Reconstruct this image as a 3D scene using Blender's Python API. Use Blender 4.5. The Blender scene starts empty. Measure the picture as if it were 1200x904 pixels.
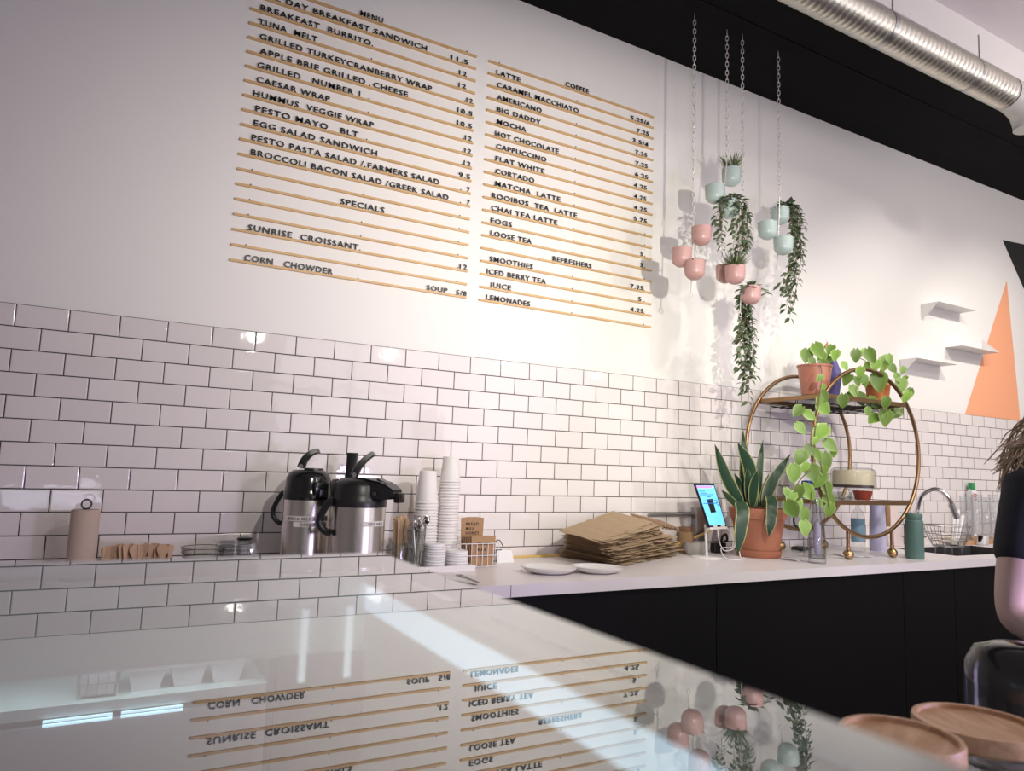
import bpy, bmesh, math, random
from mathutils import Vector, Matrix, Euler
random.seed(7)
PI = math.pi
scn = bpy.context.scene
COL = scn.collection

# ------------------------------------------------------------------ camera
ZT = 1.813                      # height of the top of the tiled splashback
HC = 0.920                      # worktop height
CAM = Vector((0.33205, -2.86749, 1.32241))
RIGHT = Vector((0.8735324, -0.48552527, 0.03473258))
DOWN = Vector((0.08595543, 0.08362682, -0.99278307))
FWD = Vector((0.47911669, 0.87021363, 0.11478427))
FPX = 833.737
cd = bpy.data.cameras.new('camera'); cam = bpy.data.objects.new('camera', cd); COL.objects.link(cam)
cd.sensor_fit = 'HORIZONTAL'; cd.sensor_width = 36.0; cd.lens = FPX/1200*36.0
cd.clip_start = 0.02; cd.clip_end = 100
cd.dof.use_dof = True; cd.dof.focus_distance = 2.9; cd.dof.aperture_fstop = 8.0
m = Matrix.Identity(4)
for i in range(3):
    m[i][0] = RIGHT[i]; m[i][1] = -DOWN[i]; m[i][2] = -FWD[i]; m[i][3] = CAM[i]
cam.matrix_world = m
scn.camera = cam

def ray(px, py): return RIGHT*((px-600)/FPX) + DOWN*((py-452)/FPX) + FWD
def at(px, py, y):
    d = ray(px, py); return CAM + d*((y-CAM.y)/d.y)
def atz(px, py, z):
    d = ray(px, py); return CAM + d*((z-CAM.z)/d.z)

# ------------------------------------------------------------------ light and exposure
vs = scn.view_settings
vs.view_transform = 'Standard'; vs.look = 'None'; vs.gamma = 1.0; vs.use_curve_mapping = False
vs.exposure = 0.24
scn.cycles.use_denoising = True
scn.cycles.max_bounces = 10; scn.cycles.transparent_max_bounces = 24
scn.cycles.glossy_bounces = 6; scn.cycles.sample_clamp_indirect = 6
scn.cycles.caustics_reflective = False; scn.cycles.caustics_refractive = False

w = bpy.data.worlds.new('sky'); scn.world = w; w.use_nodes = True
w.node_tree.nodes['Background'].inputs[0].default_value = (0.96, 0.93, 0.95, 1)
w.node_tree.nodes['Background'].inputs[1].default_value = 0.20

def lamp(name, kind, loc, energy, color, target=None, **kw):
    d = bpy.data.lights.new(name, kind); d.energy = energy; d.color = color
    for k, v in kw.items(): setattr(d, k, v)
    o = bpy.data.objects.new(name, d); COL.objects.link(o); o.location = loc
    if target is not None:
        o.rotation_euler = (Vector(target)-Vector(loc)).to_track_quat('-Z', 'Y').to_euler()
    return o
WARM = (1.0, 0.95, 0.85)
PENDANTS = ((1.10, 50, 1.30, 2.0, 92), (2.03, 92, 2.45, 2.0, 104), (2.98, 20, 3.2, 1.85, 94), (3.93, 24, 3.9, 1.50, 96))
TRACK = ((4.35, 80, 5.0, 1.75, 76), (5.6, 80, 6.1, 1.75, 76), (3.3, 52, 3.6, 1.4, 64))
# row of pendant spots over the display case, facing the menu wall
for x, e, tx, th, sz in PENDANTS:
    lamp('pendant_spot', 'SPOT', (x, -2.1, 2.15), e, WARM, (tx, 0, th), spot_size=math.radians(sz), spot_blend=1.0, shadow_soft_size=0.017)
# ceiling track spots for the right half of the wall
for x, e, tx, th, sz in TRACK:
    lamp('track_spot', 'SPOT', (x, -1.75, 3.45), e, WARM, (tx, 0, th), spot_size=math.radians(sz), spot_blend=1.0, shadow_soft_size=0.04)
# daylight through the shop front windows behind the photographer
lamp('shop_front_daylight', 'AREA', (5.2, -6.8, 1.9), 80, (0.96, 0.90, 0.98), (3.6, 0, 1.2), shape='RECTANGLE', size=6.0, size_y=2.6)
# added violet fill aimed at the person's arm
lamp('violet_fill', 'AREA', (2.17, -3.3, 1.15), 15, (0.72, 0.56, 1.0), (2.1, -1.9, 1.1), shape='RECTANGLE', size=0.28, size_y=0.2)
lamp('tile_patch_glow', 'AREA', (-0.1, -4.75, 0.88), 5, (0.86, 0.82, 1.0), (0.8, -1.0, 1.1), shape='RECTANGLE', size=0.7, size_y=0.3)  # added panel for the window patches mirrored in the left tiles
# added upward fill to brighten the white ceiling
lamp('ceiling_fill', 'AREA', (6.0, -2.5, 2.9), 36, (1.0, 0.93, 0.92), (6.0, -2.3, 4.0), shape='RECTANGLE', size=4.0, size_y=0.8)
# broad unseen fill from just under the ceiling
lamp('overhead_fill', 'AREA', (4.0, -3.6, 3.70), 40, (1.0, 0.93, 0.90), (4.0, -3.6, 0), shape='RECTANGLE', size=3.5, size_y=1.2)

# ------------------------------------------------------------------ materials
MATS = {}
def nodes_of(name):
    mt = bpy.data.materials.new(name); mt.use_nodes = True
    return mt, mt.node_tree.nodes, mt.node_tree.links
def pmat(name, col, rough=0.5, metal=0.0, var=0.0, scale=30, bump=0.0, spec=0.5, trans=0.0, island=0.0, aniso=None, sheen=0, coat=0.0, sub=0.0, stretch=None):
    if name in MATS: return MATS[name]
    mt, N, L = nodes_of(name); b = N['Principled BSDF']
    b.inputs['Base Color'].default_value = (*col, 1); b.inputs['Roughness'].default_value = rough
    b.inputs['Metallic'].default_value = metal; b.inputs['Specular IOR Level'].default_value = spec
    b.inputs['Transmission Weight'].default_value = trans
    b.inputs['Coat Weight'].default_value = coat
    if sub: b.inputs['Subsurface Weight'].default_value = sub; b.inputs['Subsurface Radius'].default_value = (.02, .01, .006)
    tc = N.new('ShaderNodeTexCoord'); nz = N.new('ShaderNodeTexNoise'); nz.inputs['Scale'].default_value = scale; nz.inputs['Detail'].default_value = 5
    if stretch:
        mp = N.new('ShaderNodeMapping'); mp.inputs['Scale'].default_value = stretch
        L.new(tc.outputs['Object'], mp.inputs['Vector']); L.new(mp.outputs['Vector'], nz.inputs['Vector'])
    else: L.new(tc.outputs['Object'], nz.inputs['Vector'])
    src = None
    if var or island:
        mx = N.new('ShaderNodeMix'); mx.data_type = 'RGBA'; mx.blend_type = 'MULTIPLY'; mx.inputs[0].default_value = 1.0
        rmp = N.new('ShaderNodeMapRange'); rmp.inputs[3].default_value = 1-var; rmp.inputs[4].default_value = 1+var
        L.new(nz.outputs['Fac'], rmp.inputs[0]); fac = rmp.outputs[0]
        if island:
            g = N.new('ShaderNodeNewGeometry'); r2 = N.new('ShaderNodeMapRange'); r2.inputs[3].default_value = 1-island; r2.inputs[4].default_value = 1+island
            L.new(g.outputs['Random Per Island'], r2.inputs[0]); ml = N.new('ShaderNodeMath'); ml.operation = 'MULTIPLY'
            L.new(fac, ml.inputs[0]); L.new(r2.outputs[0], ml.inputs[1]); fac = ml.outputs[0]
        mx.inputs[6].default_value = (*col, 1); L.new(fac, mx.inputs[7]); L.new(mx.outputs[2], b.inputs['Base Color'])
    if bump:
        bp = N.new('ShaderNodeBump'); bp.inputs['Strength'].default_value = bump; bp.inputs['Distance'].default_value = 0.01
        L.new(nz.outputs['Fac'], bp.inputs['Height']); L.new(bp.outputs['Normal'], b.inputs['Normal'])
    MATS[name] = mt; return mt

def thin_glass(name, tint=(0.97, 0.985, 0.98), f0=0.04, haze=0.0, hazecol=(0.8, 0.8, 0.8), edge=0.0, power=5.0):
    """clear sheet: see-through, with a Fresnel mirror and an optional dusty film"""
    if name in MATS: return MATS[name]
    mt, N, L = nodes_of(name); N.remove(N['Principled BSDF']); out = N['Material Output']
    t = N.new('ShaderNodeBsdfTransparent'); t.inputs[0].default_value = (*tint, 1)
    g = N.new('ShaderNodeBsdfGlossy'); g.inputs['Roughness'].default_value = 0.0
    gm = N.new('ShaderNodeNewGeometry'); dt = N.new('ShaderNodeVectorMath'); dt.operation = 'DOT_PRODUCT'
    L.new(gm.outputs['Normal'], dt.inputs[0]); L.new(gm.outputs['Incoming'], dt.inputs[1])
    ab = N.new('ShaderNodeMath'); ab.operation = 'ABSOLUTE'; L.new(dt.outputs['Value'], ab.inputs[0])
    om = N.new('ShaderNodeMath'); om.operation = 'SUBTRACT'; om.inputs[0].default_value = 1.0; L.new(ab.outputs[0], om.inputs[1])
    pw = N.new('ShaderNodeMath'); pw.operation = 'POWER'; L.new(om.outputs[0], pw.inputs[0]); pw.inputs[1].default_value = power
    f = N.new('ShaderNodeMath'); f.operation = 'MULTIPLY_ADD'; L.new(pw.outputs[0], f.inputs[0]); f.inputs[1].default_value = 1-f0; f.inputs[2].default_value = f0
    mx = N.new('ShaderNodeMixShader'); L.new(f.outputs[0], mx.inputs[0])
    base = t.outputs[0]
    if edge:
        lw = N.new('ShaderNodeLayerWeight'); lw.inputs[0].default_value = 0.25
        t2 = N.new('ShaderNodeBsdfTransparent'); t2.inputs[0].default_value = (1-edge, 1-edge, 1-edge, 1)
        m0 = N.new('ShaderNodeMixShader'); L.new(lw.outputs['Facing'], m0.inputs[0]); L.new(base, m0.inputs[1]); L.new(t2.outputs[0], m0.inputs[2]); base = m0.outputs[0]
    if haze:
        d = N.new('ShaderNodeBsdfDiffuse'); d.inputs[0].default_value = (*hazecol, 1)
        m2 = N.new('ShaderNodeMixShader'); m2.inputs[0].default_value = haze
        L.new(base, m2.inputs[1]); L.new(d.outputs[0], m2.inputs[2]); base = m2.outputs[0]
    L.new(base, mx.inputs[1]); L.new(g.outputs[0], mx.inputs[2]); L.new(mx.outputs[0], out.inputs[0])
    MATS[name] = mt; return mt

def emis(name, col, strength):
    if name in MATS: return MATS[name]
    mt, N, L = nodes_of(name); b = N['Principled BSDF']
    b.inputs['Base Color'].default_value = (*col, 1)
    b.inputs['Emission Color'].default_value = (*col, 1); b.inputs['Emission Strength'].default_value = strength
    MATS[name] = mt; return mt

lamp('tub_fill', 'AREA', (0.33, -0.642, 0.868), 1.1, (0.75, 0.88, 1.0), (0.33, -0.575, 0.70), shape='RECTANGLE', size=0.8, size_y=0.06)  # added fill under the worktop to brighten the tubs

def tile_material():
    mt, N, L = nodes_of('subway_tile'); b = N['Principled BSDF']
    def mth(op, a, c=None, d=None):
        n = N.new('ShaderNodeMath'); n.operation = op
        for i, v in enumerate((a, c, d)):
            if v is None: continue
            if isinstance(v, (int, float)): n.inputs[i].default_value = v
            else: L.new(v, n.inputs[i])
        return n.outputs[0]
    tc = N.new('ShaderNodeTexCoord'); sp = N.new('ShaderNodeSeparateXYZ'); L.new(tc.outputs['Object'], sp.inputs[0])
    TW, TH = 0.154, 0.077
    v = mth('DIVIDE', mth('MULTIPLY', sp.outputs['Z'], -1.0), TH)
    row = mth('FLOOR', v); fv = mth('SUBTRACT', v, row)
    u = mth('ADD', mth('DIVIDE', sp.outputs['X'], TW), mth('MULTIPLY', mth('FLOORED_MODULO', row, 2.0), 0.5))
    cl = mth('FLOOR', u); fu = mth('SUBTRACT', u, cl)
    du = mth('MULTIPLY', mth('MINIMUM', fu, mth('SUBTRACT', 1.0, fu)), TW)
    dv = mth('MULTIPLY', mth('MINIMUM', fv, mth('SUBTRACT', 1.0, fv)), TH)
    d = mth('MINIMUM', du, dv)
    g = N.new('ShaderNodeMapRange'); g.interpolation_type = 'SMOOTHSTEP'; L.new(d, g.inputs[0])
    g.inputs[1].default_value = 0.0011; g.inputs[2].default_value = 0.0026
    cb = N.new('ShaderNodeCombineXYZ'); L.new(cl, cb.inputs[0]); L.new(row, cb.inputs[1])
    wn = N.new('ShaderNodeTexWhiteNoise'); wn.noise_dimensions = '3D'; L.new(cb.outputs[0], wn.inputs['Vector'])
    br = N.new('ShaderNodeMapRange'); br.inputs[3].default_value = 0.955; br.inputs[4].default_value = 1.03; L.new(wn.outputs['Value'], br.inputs[0])
    tcol = N.new('ShaderNodeMix'); tcol.data_type = 'RGBA'; tcol.blend_type = 'MULTIPLY'; tcol.inputs[0].default_value = 1
    tcol.inputs[6].default_value = (0.80, 0.75, 0.73, 1); L.new(br.outputs[0], tcol.inputs[7])
    mix = N.new('ShaderNodeMix'); mix.data_type = 'RGBA'; L.new(g.outputs[0], mix.inputs[0])
    mix.inputs[6].default_value = (0.035, 0.027, 0.024, 1); L.new(tcol.outputs[2], mix.inputs[7]); L.new(mix.outputs[2], b.inputs['Base Color'])
    rr = N.new('ShaderNodeMapRange'); rr.inputs[3].default_value = 0.9; rr.inputs[4].default_value = 0.035; L.new(g.outputs[0], rr.inputs[0]); L.new(rr.outputs[0], b.inputs['Roughness'])
    # pillowed edge, slight tilt of each tile and a rippled glaze
    pil = N.new('ShaderNodeMapRange'); pil.interpolation_type = 'SMOOTHERSTEP'; L.new(d, pil.inputs[0]); pil.inputs[1].default_value = 0.0; pil.inputs[2].default_value = 0.006
    nz = N.new('ShaderNodeTexNoise'); nz.inputs['Scale'].default_value = 14; L.new(tc.outputs['Object'], nz.inputs['Vector'])
    sc = N.new('ShaderNodeSeparateColor'); L.new(wn.outputs['Color'], sc.inputs[0])
    tilt = mth('ADD', mth('MULTIPLY', mth('SUBTRACT', sc.outputs[0], 0.5), mth('MULTIPLY', fu, 1.4)), mth('MULTIPLY', mth('SUBTRACT', sc.outputs[1], 0.5), mth('MULTIPLY', fv, 0.7)))
    hgt = mth('ADD', mth('ADD', pil.outputs[0], mth('MULTIPLY', nz.outputs['Fac'], 0.6)), tilt)
    bp = N.new('ShaderNodeBump'); bp.inputs['Strength'].default_value = 0.7; bp.inputs['Distance'].default_value = 0.0016
    L.new(hgt, bp.inputs['Height']); L.new(bp.outputs['Normal'], b.inputs['Normal'])
    return mt

def wood_material(name, c1, c2, scale=(4, 40, 40), rough=0.5):
    if name in MATS: return MATS[name]
    mt, N, L = nodes_of(name); b = N['Principled BSDF']; b.inputs['Roughness'].default_value = rough
    tc = N.new('ShaderNodeTexCoord'); mp = N.new('ShaderNodeMapping'); mp.inputs['Scale'].default_value = scale
    nz = N.new('ShaderNodeTexNoise'); nz.inputs['Scale'].default_value = 3; nz.inputs['Detail'].default_value = 8; nz.inputs['Distortion'].default_value = 0.8
    cr = N.new('ShaderNodeValToRGB'); cr.color_ramp.elements[0].position = 0.35; cr.color_ramp.elements[0].color = (*c1, 1)
    cr.color_ramp.elements[1].position = 0.65; cr.color_ramp.elements[1].color = (*c2, 1)
    L.new(tc.outputs['Object'], mp.inputs[0]); L.new(mp.outputs[0], nz.inputs['Vector']); L.new(nz.outputs['Fac'], cr.inputs[0]); L.new(cr.outputs[0], b.inputs['Base Color'])
    MATS[name] = mt; return mt

def leaf_material(name, c_mid, c_edge, isl=0.25):
    """leaf: uv.x runs across the blade, so the edge or the middle can take its own colour"""
    if name in MATS: return MATS[name]
    mt, N, L = nodes_of(name); b = N['Principled BSDF']; b.inputs['Roughness'].default_value = 0.42
    at_ = N.new('ShaderNodeUVMap'); sp = N.new('ShaderNodeSeparateXYZ'); L.new(at_.outputs[0], sp.inputs[0])
    tc = N.new('ShaderNodeTexCoord'); nz = N.new('ShaderNodeTexNoise'); nz.inputs['Scale'].default_value = 60; L.new(tc.outputs['Object'], nz.inputs['Vector'])
    ad = N.new('ShaderNodeMath'); ad.operation = 'MULTIPLY_ADD'; L.new(nz.outputs['Fac'], ad.inputs[0]); ad.inputs[1].default_value = 0.3; L.new(sp.outputs['X'], ad.inputs[2])
    mr = N.new('ShaderNodeMapRange'); mr.inputs[1].default_value = 0.82; mr.inputs[2].default_value = 0.98; L.new(ad.outputs[0], mr.inputs[0])
    mx = N.new('ShaderNodeMix'); mx.data_type = 'RGBA'; L.new(mr.outputs[0], mx.inputs[0]); mx.inputs[6].default_value = (*c_mid, 1); mx.inputs[7].default_value = (*c_edge, 1)
    g = N.new('ShaderNodeNewGeometry'); r2 = N.new('ShaderNodeMapRange'); r2.inputs[3].default_value = 1-isl; r2.inputs[4].default_value = 1+isl; L.new(g.outputs['Random Per Island'], r2.inputs[0])
    m2 = N.new('ShaderNodeMix'); m2.data_type = 'RGBA'; m2.blend_type = 'MULTIPLY'; m2.inputs[0].default_value = 1; L.new(mx.outputs[2], m2.inputs[6]); L.new(r2.outputs[0], m2.inputs[7])
    L.new(m2.outputs[2], b.inputs['Base Color'])
    b.inputs['Transmission Weight'].default_value = 0.0
    MATS[name] = mt; return mt

M_WALL = pmat('white_wall_paint', (0.86, 0.84, 0.80), 0.75, var=0.012, scale=5, bump=0.03)
M_WHITE = pmat('white_paint', (0.82, 0.80, 0.78), 0.5)
M_BLACKC = pmat('black_ceiling_paint', (0.006, 0.006, 0.0062), 0.9, var=0.3, scale=9, bump=0.15, spec=0.15)
M_CAB = pmat('black_laminate', (0.0035, 0.0033, 0.0035), 0.5, var=0.15, scale=40, spec=0.14)
M_WORK = pmat('white_laminate', (0.80, 0.76, 0.76), 0.32, var=0.01, scale=20)
M_FLOOR = pmat('grey_concrete', (0.035, 0.032, 0.03), 0.6, var=0.15, scale=3)
M_LEDGE = wood_material('ledge_wood', (0.60, 0.38, 0.17), (0.72, 0.50, 0.25), (3, 30, 30))
M_BLACK = pmat('black_plastic', (0.012, 0.012, 0.013), 0.35)
M_BLACKG = pmat('black_gloss_plastic', (0.010, 0.010, 0.011), 0.16)
M_DGREY = pmat('dark_grey_plastic', (0.06, 0.06, 0.062), 0.4)
M_STEEL = pmat('brushed_steel', (0.62, 0.58, 0.55), 0.26, 1.0, var=0.05, scale=30, stretch=(1, 1, 0.05))
M_CHROME = pmat('chrome', (0.75, 0.75, 0.76), 0.08, 1.0)
M_STEELD = pmat('galvanised_steel', (0.45, 0.45, 0.45), 0.35, 1.0, var=0.2, scale=20)
M_BRASS = pmat('aged_brass', (0.34, 0.21, 0.11), 0.34, 1.0, var=0.12, scale=15)
M_CASTER = pmat('bright_brass', (0.52, 0.35, 0.16), 0.25, 1.0)
M_TERRA = pmat('terracotta', (0.43, 0.165, 0.095), 0.75, var=0.10, scale=25, bump=0.05)
M_TERRAG = pmat('glazed_terracotta', (0.47, 0.19, 0.12), 0.32, var=0.06, scale=12)
M_ORANGE = pmat('orange_clay', (0.70, 0.24, 0.07), 0.6, var=0.08, scale=20)
M_PINK = pmat('pink_ceramic', (0.55, 0.33, 0.31), 0.32, var=0.03, scale=8)
M_SAGE = pmat('sage_ceramic', (0.42, 0.52, 0.49), 0.32, var=0.03, scale=8)
M_SOIL = pmat('soil', (0.03, 0.02, 0.014), 0.95, var=0.4, scale=120, bump=0.5)
M_PAPERW = pmat('white_paper_cup', (0.80, 0.77, 0.73), 0.55)
M_LID = pmat('white_plastic_lid', (0.80, 0.79, 0.79), 0.3)
M_KRAFT = pmat('kraft_paper', (0.42, 0.305, 0.19), 0.8, var=0.07, scale=40, bump=0.05)
M_KRAFTD = pmat('kraft_card', (0.40, 0.24, 0.125), 0.8, var=0.08, scale=60)
M_INK = pmat('dark_ink', (0.03, 0.022, 0.018), 0.7)
M_STICK = pmat('birch_wood', (0.55, 0.37, 0.23), 0.7, var=0.12, scale=30, stretch=(8, 8, 1), island=0.15)
M_TOWEL = pmat('unbleached_paper_towel', (0.55, 0.43, 0.35), 0.85, var=0.05, scale=90, bump=0.15)
M_CERAM = pmat('white_ceramic', (0.76, 0.74, 0.72), 0.25)
M_GLASS = thin_glass('clear_glass', edge=0.45)
M_CLEAR = thin_glass('clear_plastic', (0.96, 0.97, 0.97), 0.05, 0.10, (0.9, 0.9, 0.9), edge=0.15)
M_YELLOW = pmat('yellow_tube', (0.74, 0.52, 0.17), 0.45)
M_CHAIN = pmat('white_chain_metal', (0.72, 0.69, 0.65), 0.35, 0.35)
M_LEAFD = leaf_material('dark_vine_leaf', (0.080, 0.115, 0.058), (0.20, 0.25, 0.15), 0.4)
M_GRASS = leaf_material('grass_leaf', (0.075, 0.11, 0.035), (0.16, 0.20, 0.07), 0.4)
M_SNAKE = leaf_material('snake_plant_leaf', (0.022, 0.06, 0.03), (0.36, 0.37, 0.15), 0.2)
M_POTHOS = leaf_material('pothos_leaf', (0.20, 0.345, 0.06), (0.30, 0.45, 0.12), 0.40)
M_STEM = pmat('vine_stem', (0.20, 0.15, 0.06), 0.7)
M_GREENB = pmat('green_bottle_paint', (0.095, 0.185, 0.15), 0.42, var=0.04)
M_LAV = pmat('lavender_enamel', (0.52, 0.50, 0.66), 0.35)
M_CASEW = pmat('white_case_metal', (0.72, 0.82, 0.76), 0.35)

# ------------------------------------------------------------------ helpers
def ob(name, bm, mat, parent=None, loc=None, world=False, smooth=True, ang=40):
    """links one mesh object; world=True: the mesh was drawn in world space and is moved under its parent or loc"""
    base = Vector(loc) if loc is not None else Vector((0, 0, 0))
    off = Vector((0, 0, 0))
    if world:
        if parent is not None:
            p = parent; off = Vector((0, 0, 0))
            while p is not None: off += p.location; p = p.parent
        else: off = base
        bmesh.ops.translate(bm, verts=bm.verts, vec=-off)
    bmesh.ops.recalc_face_normals(bm, faces=bm.faces) if bm.faces else None
    me = bpy.data.meshes.new(name); bm.to_mesh(me); bm.free()
    if mat: 
        for mm in (mat if isinstance(mat, (list, tuple)) else [mat]): me.materials.append(mm)
    if smooth:
        for p in me.polygons: p.use_smooth = True
        try: me.set_sharp_from_angle(angle=math.radians(ang))
        except Exception: pass
    o = bpy.data.objects.new(name, me); COL.objects.link(o)
    if parent is not None:
        o.parent = parent
    else: o.location = base
    return o
def tag(o, label, cat, group=None, kind=None):
    o['label'] = label; o['category'] = cat
    if group: o['group'] = group
    if kind: o['kind'] = kind
    return o
def thing(name, label, cat, loc, group=None, rz=0.0):
    e = bpy.data.objects.new(name, None); COL.objects.link(e); e.location = loc; e.rotation_euler = (0, 0, rz)
    e.empty_display_size = 0.05
    return tag(e, label, cat, group)
def struct(name, bm, mat, loc=(0, 0, 0), smooth=False):
    o = ob(name, bm, mat, None, loc, smooth=smooth); o['kind'] = 'structure'; return o
def copy_tree(o, parent=None):
    c = o.copy(); COL.objects.link(c)
    if parent is not None: c.parent = parent
    for ch in list(o.children): copy_tree(ch, c)
    return c
def NB(): return bmesh.new()

def box(bm, c, s, bevel=0.0, rot=None):
    r = bmesh.ops.create_cube(bm, size=1.0); vsx = r['verts']
    bmesh.ops.scale(bm, verts=vsx, vec=s)
    if bevel > 0:
        es = list({e for v in vsx for e in v.link_edges})
        rb = bmesh.ops.bevel(bm, geom=es, offset=bevel, segments=2, affect='EDGES', profile=0.6)
        vsx = list({v for f in rb['faces'] for v in f.verts} | {v for v in vsx if v.is_valid})
    if rot is not None: bmesh.ops.rotate(bm, verts=vsx, matrix=rot if isinstance(rot, Matrix) else Euler(rot).to_matrix(), cent=(0, 0, 0))
    bmesh.ops.translate(bm, verts=vsx, vec=c)
    return vsx
def bx(bm, x0, x1, y0, y1, z0, z1, bevel=0.0):
    return box(bm, ((x0+x1)/2, (y0+y1)/2, (z0+z1)/2), (abs(x1-x0), abs(y1-y0), abs(z1-z0)), bevel)

def lathe(bm, prof, c=(0, 0, 0), n=32, sx=1.0, sy=1.0, closed=False, rot=None):
    """revolve (r, z) profile about z"""
    c = Vector(c); rings = []
    R3 = Euler(rot).to_matrix() if rot is not None else None
    def P(v):
        if R3 is not None: v = R3 @ v
        return v + c
    for r, z in prof:
        if r < 1e-6: rings.append([bm.verts.new(P(Vector((0, 0, z))))])
        else: rings.append([bm.verts.new(P(Vector((r*math.cos(2*PI*i/n)*sx, r*math.sin(2*PI*i/n)*sy, z)))) for i in range(n)])
    pairs = list(zip(rings[:-1], rings[1:]))
    if closed: pairs.append((rings[-1], rings[0]))
    for a, b in pairs:
        for i in range(n):
            j = (i+1) % n
            try:
                if len(a) == 1 and len(b) == 1: continue
                if len(a) == 1: bm.faces.new((a[0], b[i], b[j]))
                elif len(b) == 1: bm.faces.new((a[i], a[j], b[0]))
                else: bm.faces.new((a[i], a[j], b[j], b[i]))
            except ValueError: pass

def tube(bm, pts, r, n=8, closed=False, caps=True):
    pts = [Vector(p) for p in pts]; k = len(pts); rings = []
    rr = r if isinstance(r, (list, tuple)) else [r]*k
    prev = None
    for i, p in enumerate(pts):
        if closed: t = pts[(i+1) % k]-pts[i-1]
        else: t = pts[min(i+1, k-1)]-pts[max(i-1, 0)]
        if t.length < 1e-9: t = Vector((0, 0, 1))
        t.normalize()
        if prev is None:
            u = t.orthogonal().normalized()
        else:
            u = prev - t*prev.dot(t)
            u = u.normalized() if u.length > 1e-6 else t.orthogonal().normalized()
        prev = u; v = t.cross(u)
        rings.append([bm.verts.new(p+(u*math.cos(2*PI*j/n)+v*math.sin(2*PI*j/n))*rr[i]) for j in range(n)])
    idx = range(k) if closed else range(k-1)
    for i in idx:
        a, b = rings[i], rings[(i+1) % k]
        sh = 0
        if closed and i == k-1:
            best = min(range(n), key=lambda s: (a[0].co-b[s].co).length); sh = best
        for j in range(n):
            try: bm.faces.new((a[j], a[(j+1) % n], b[(j+1+sh) % n], b[(j+sh) % n]))
            except ValueError: pass
    if caps and not closed:
        try: bm.faces.new(rings[0][::-1]); bm.faces.new(rings[-1])
        except ValueError: pass

def prism(bm, pts, vec):
    vec = Vector(vec); a = [bm.verts.new(Vector(p)) for p in pts]; b = [bm.verts.new(Vector(p)+vec) for p in pts]
    n = len(a)
    bm.faces.new(a[::-1]); bm.faces.new(b)
    for i in range(n): bm.faces.new((a[i], a[(i+1) % n], b[(i+1) % n], b[i]))

def spline(pts, n=12):
    """Catmull-Rom through the points"""
    P = [Vector(p) for p in pts]; P = [P[0]*2-P[1]] + P + [P[-1]*2-P[-2]]; out = []
    for i in range(1, len(P)-2):
        for k in range(n):
            t = k/n; a, b, c, d = P[i-1], P[i], P[i+1], P[i+2]
            out.append(0.5*((2*b)+(c-a)*t+(2*a-5*b+4*c-d)*t*t+(3*b-a-3*c+d)*t**3))
    out.append(P[-2]); return out

ORD = ['first', 'second', 'third', 'fourth', 'fifth', 'sixth', 'seventh', 'eighth', 'ninth', 'tenth', 'eleventh', 'twelfth', 'thirteenth', 'fourteenth', 'fifteenth', 'sixteenth', 'seventeenth', 'eighteenth', 'nineteenth', 'twentieth', 'twenty-first', 'twenty-second', 'twenty-third', 'twenty-fourth', 'twenty-fifth', 'twenty-sixth', 'twenty-seventh', 'twenty-eighth', 'twenty-ninth', 'thirtieth', 'thirty-first', 'thirty-second']

# text in the built-in font as mesh in the XZ plane, facing -y
def text_bm(s, x0, x1, cap, depth, bold=0.012, spacing=1.15):
    cu = bpy.data.curves.new('t', 'FONT'); cu.body = s; cu.size = 1.0; cu.extrude = 0.5; cu.offset = bold; cu.space_character = spacing; cu.resolution_u = 2
    o = bpy.data.objects.new('t', cu); COL.objects.link(o)
    dg = bpy.context.evaluated_depsgraph_get(); me = bpy.data.meshes.new_from_object(o.evaluated_get(dg))
    COL.objects.unlink(o); bpy.data.objects.remove(o); bpy.data.curves.remove(cu)
    bm = NB(); bm.from_mesh(me); bpy.data.meshes.remove(me)
    xs = [v.co.x for v in bm.verts]; lo, hi = min(xs), max(xs)
    CAPH = 0.729
    for v in bm.verts:
        x, y, z = v.co
        v.co = Vector((x0+(x-lo)/(hi-lo)*(x1-x0), -(z+0.5)*depth, y/CAPH*cap))
    return bm

def add_words(bm, gap, mat, parent, name):
    """splits a text mesh into one object per word"""
    seen = set(); isl = []
    for v in bm.verts:
        if v in seen: continue
        st = [v]; seen.add(v); g = []
        while st:
            q = st.pop(); g.append(q)
            for e in q.link_edges:
                o = e.other_vert(q)
                if o not in seen: seen.add(o); st.append(o)
        isl.append((min(q.co.x for q in g), max(q.co.x for q in g), g))
    isl.sort(key=lambda t: t[0]); words = []; hi = None
    for a, b, g in isl:
        if hi is None or a-hi > gap: words.append([])
        words[-1].extend(g); hi = b if hi is None else max(hi, b)
    res = []
    for wv in words:
        ws = set(wv); mp = {}; nb = NB()
        for q in wv: mp[q] = nb.verts.new(q.co)
        for f in {f for q in wv for f in q.link_faces}: nb.faces.new([mp[q] for q in f.verts])
        res.append(ob(name, nb, mat, parent, smooth=False))
    bm.free(); return res

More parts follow.
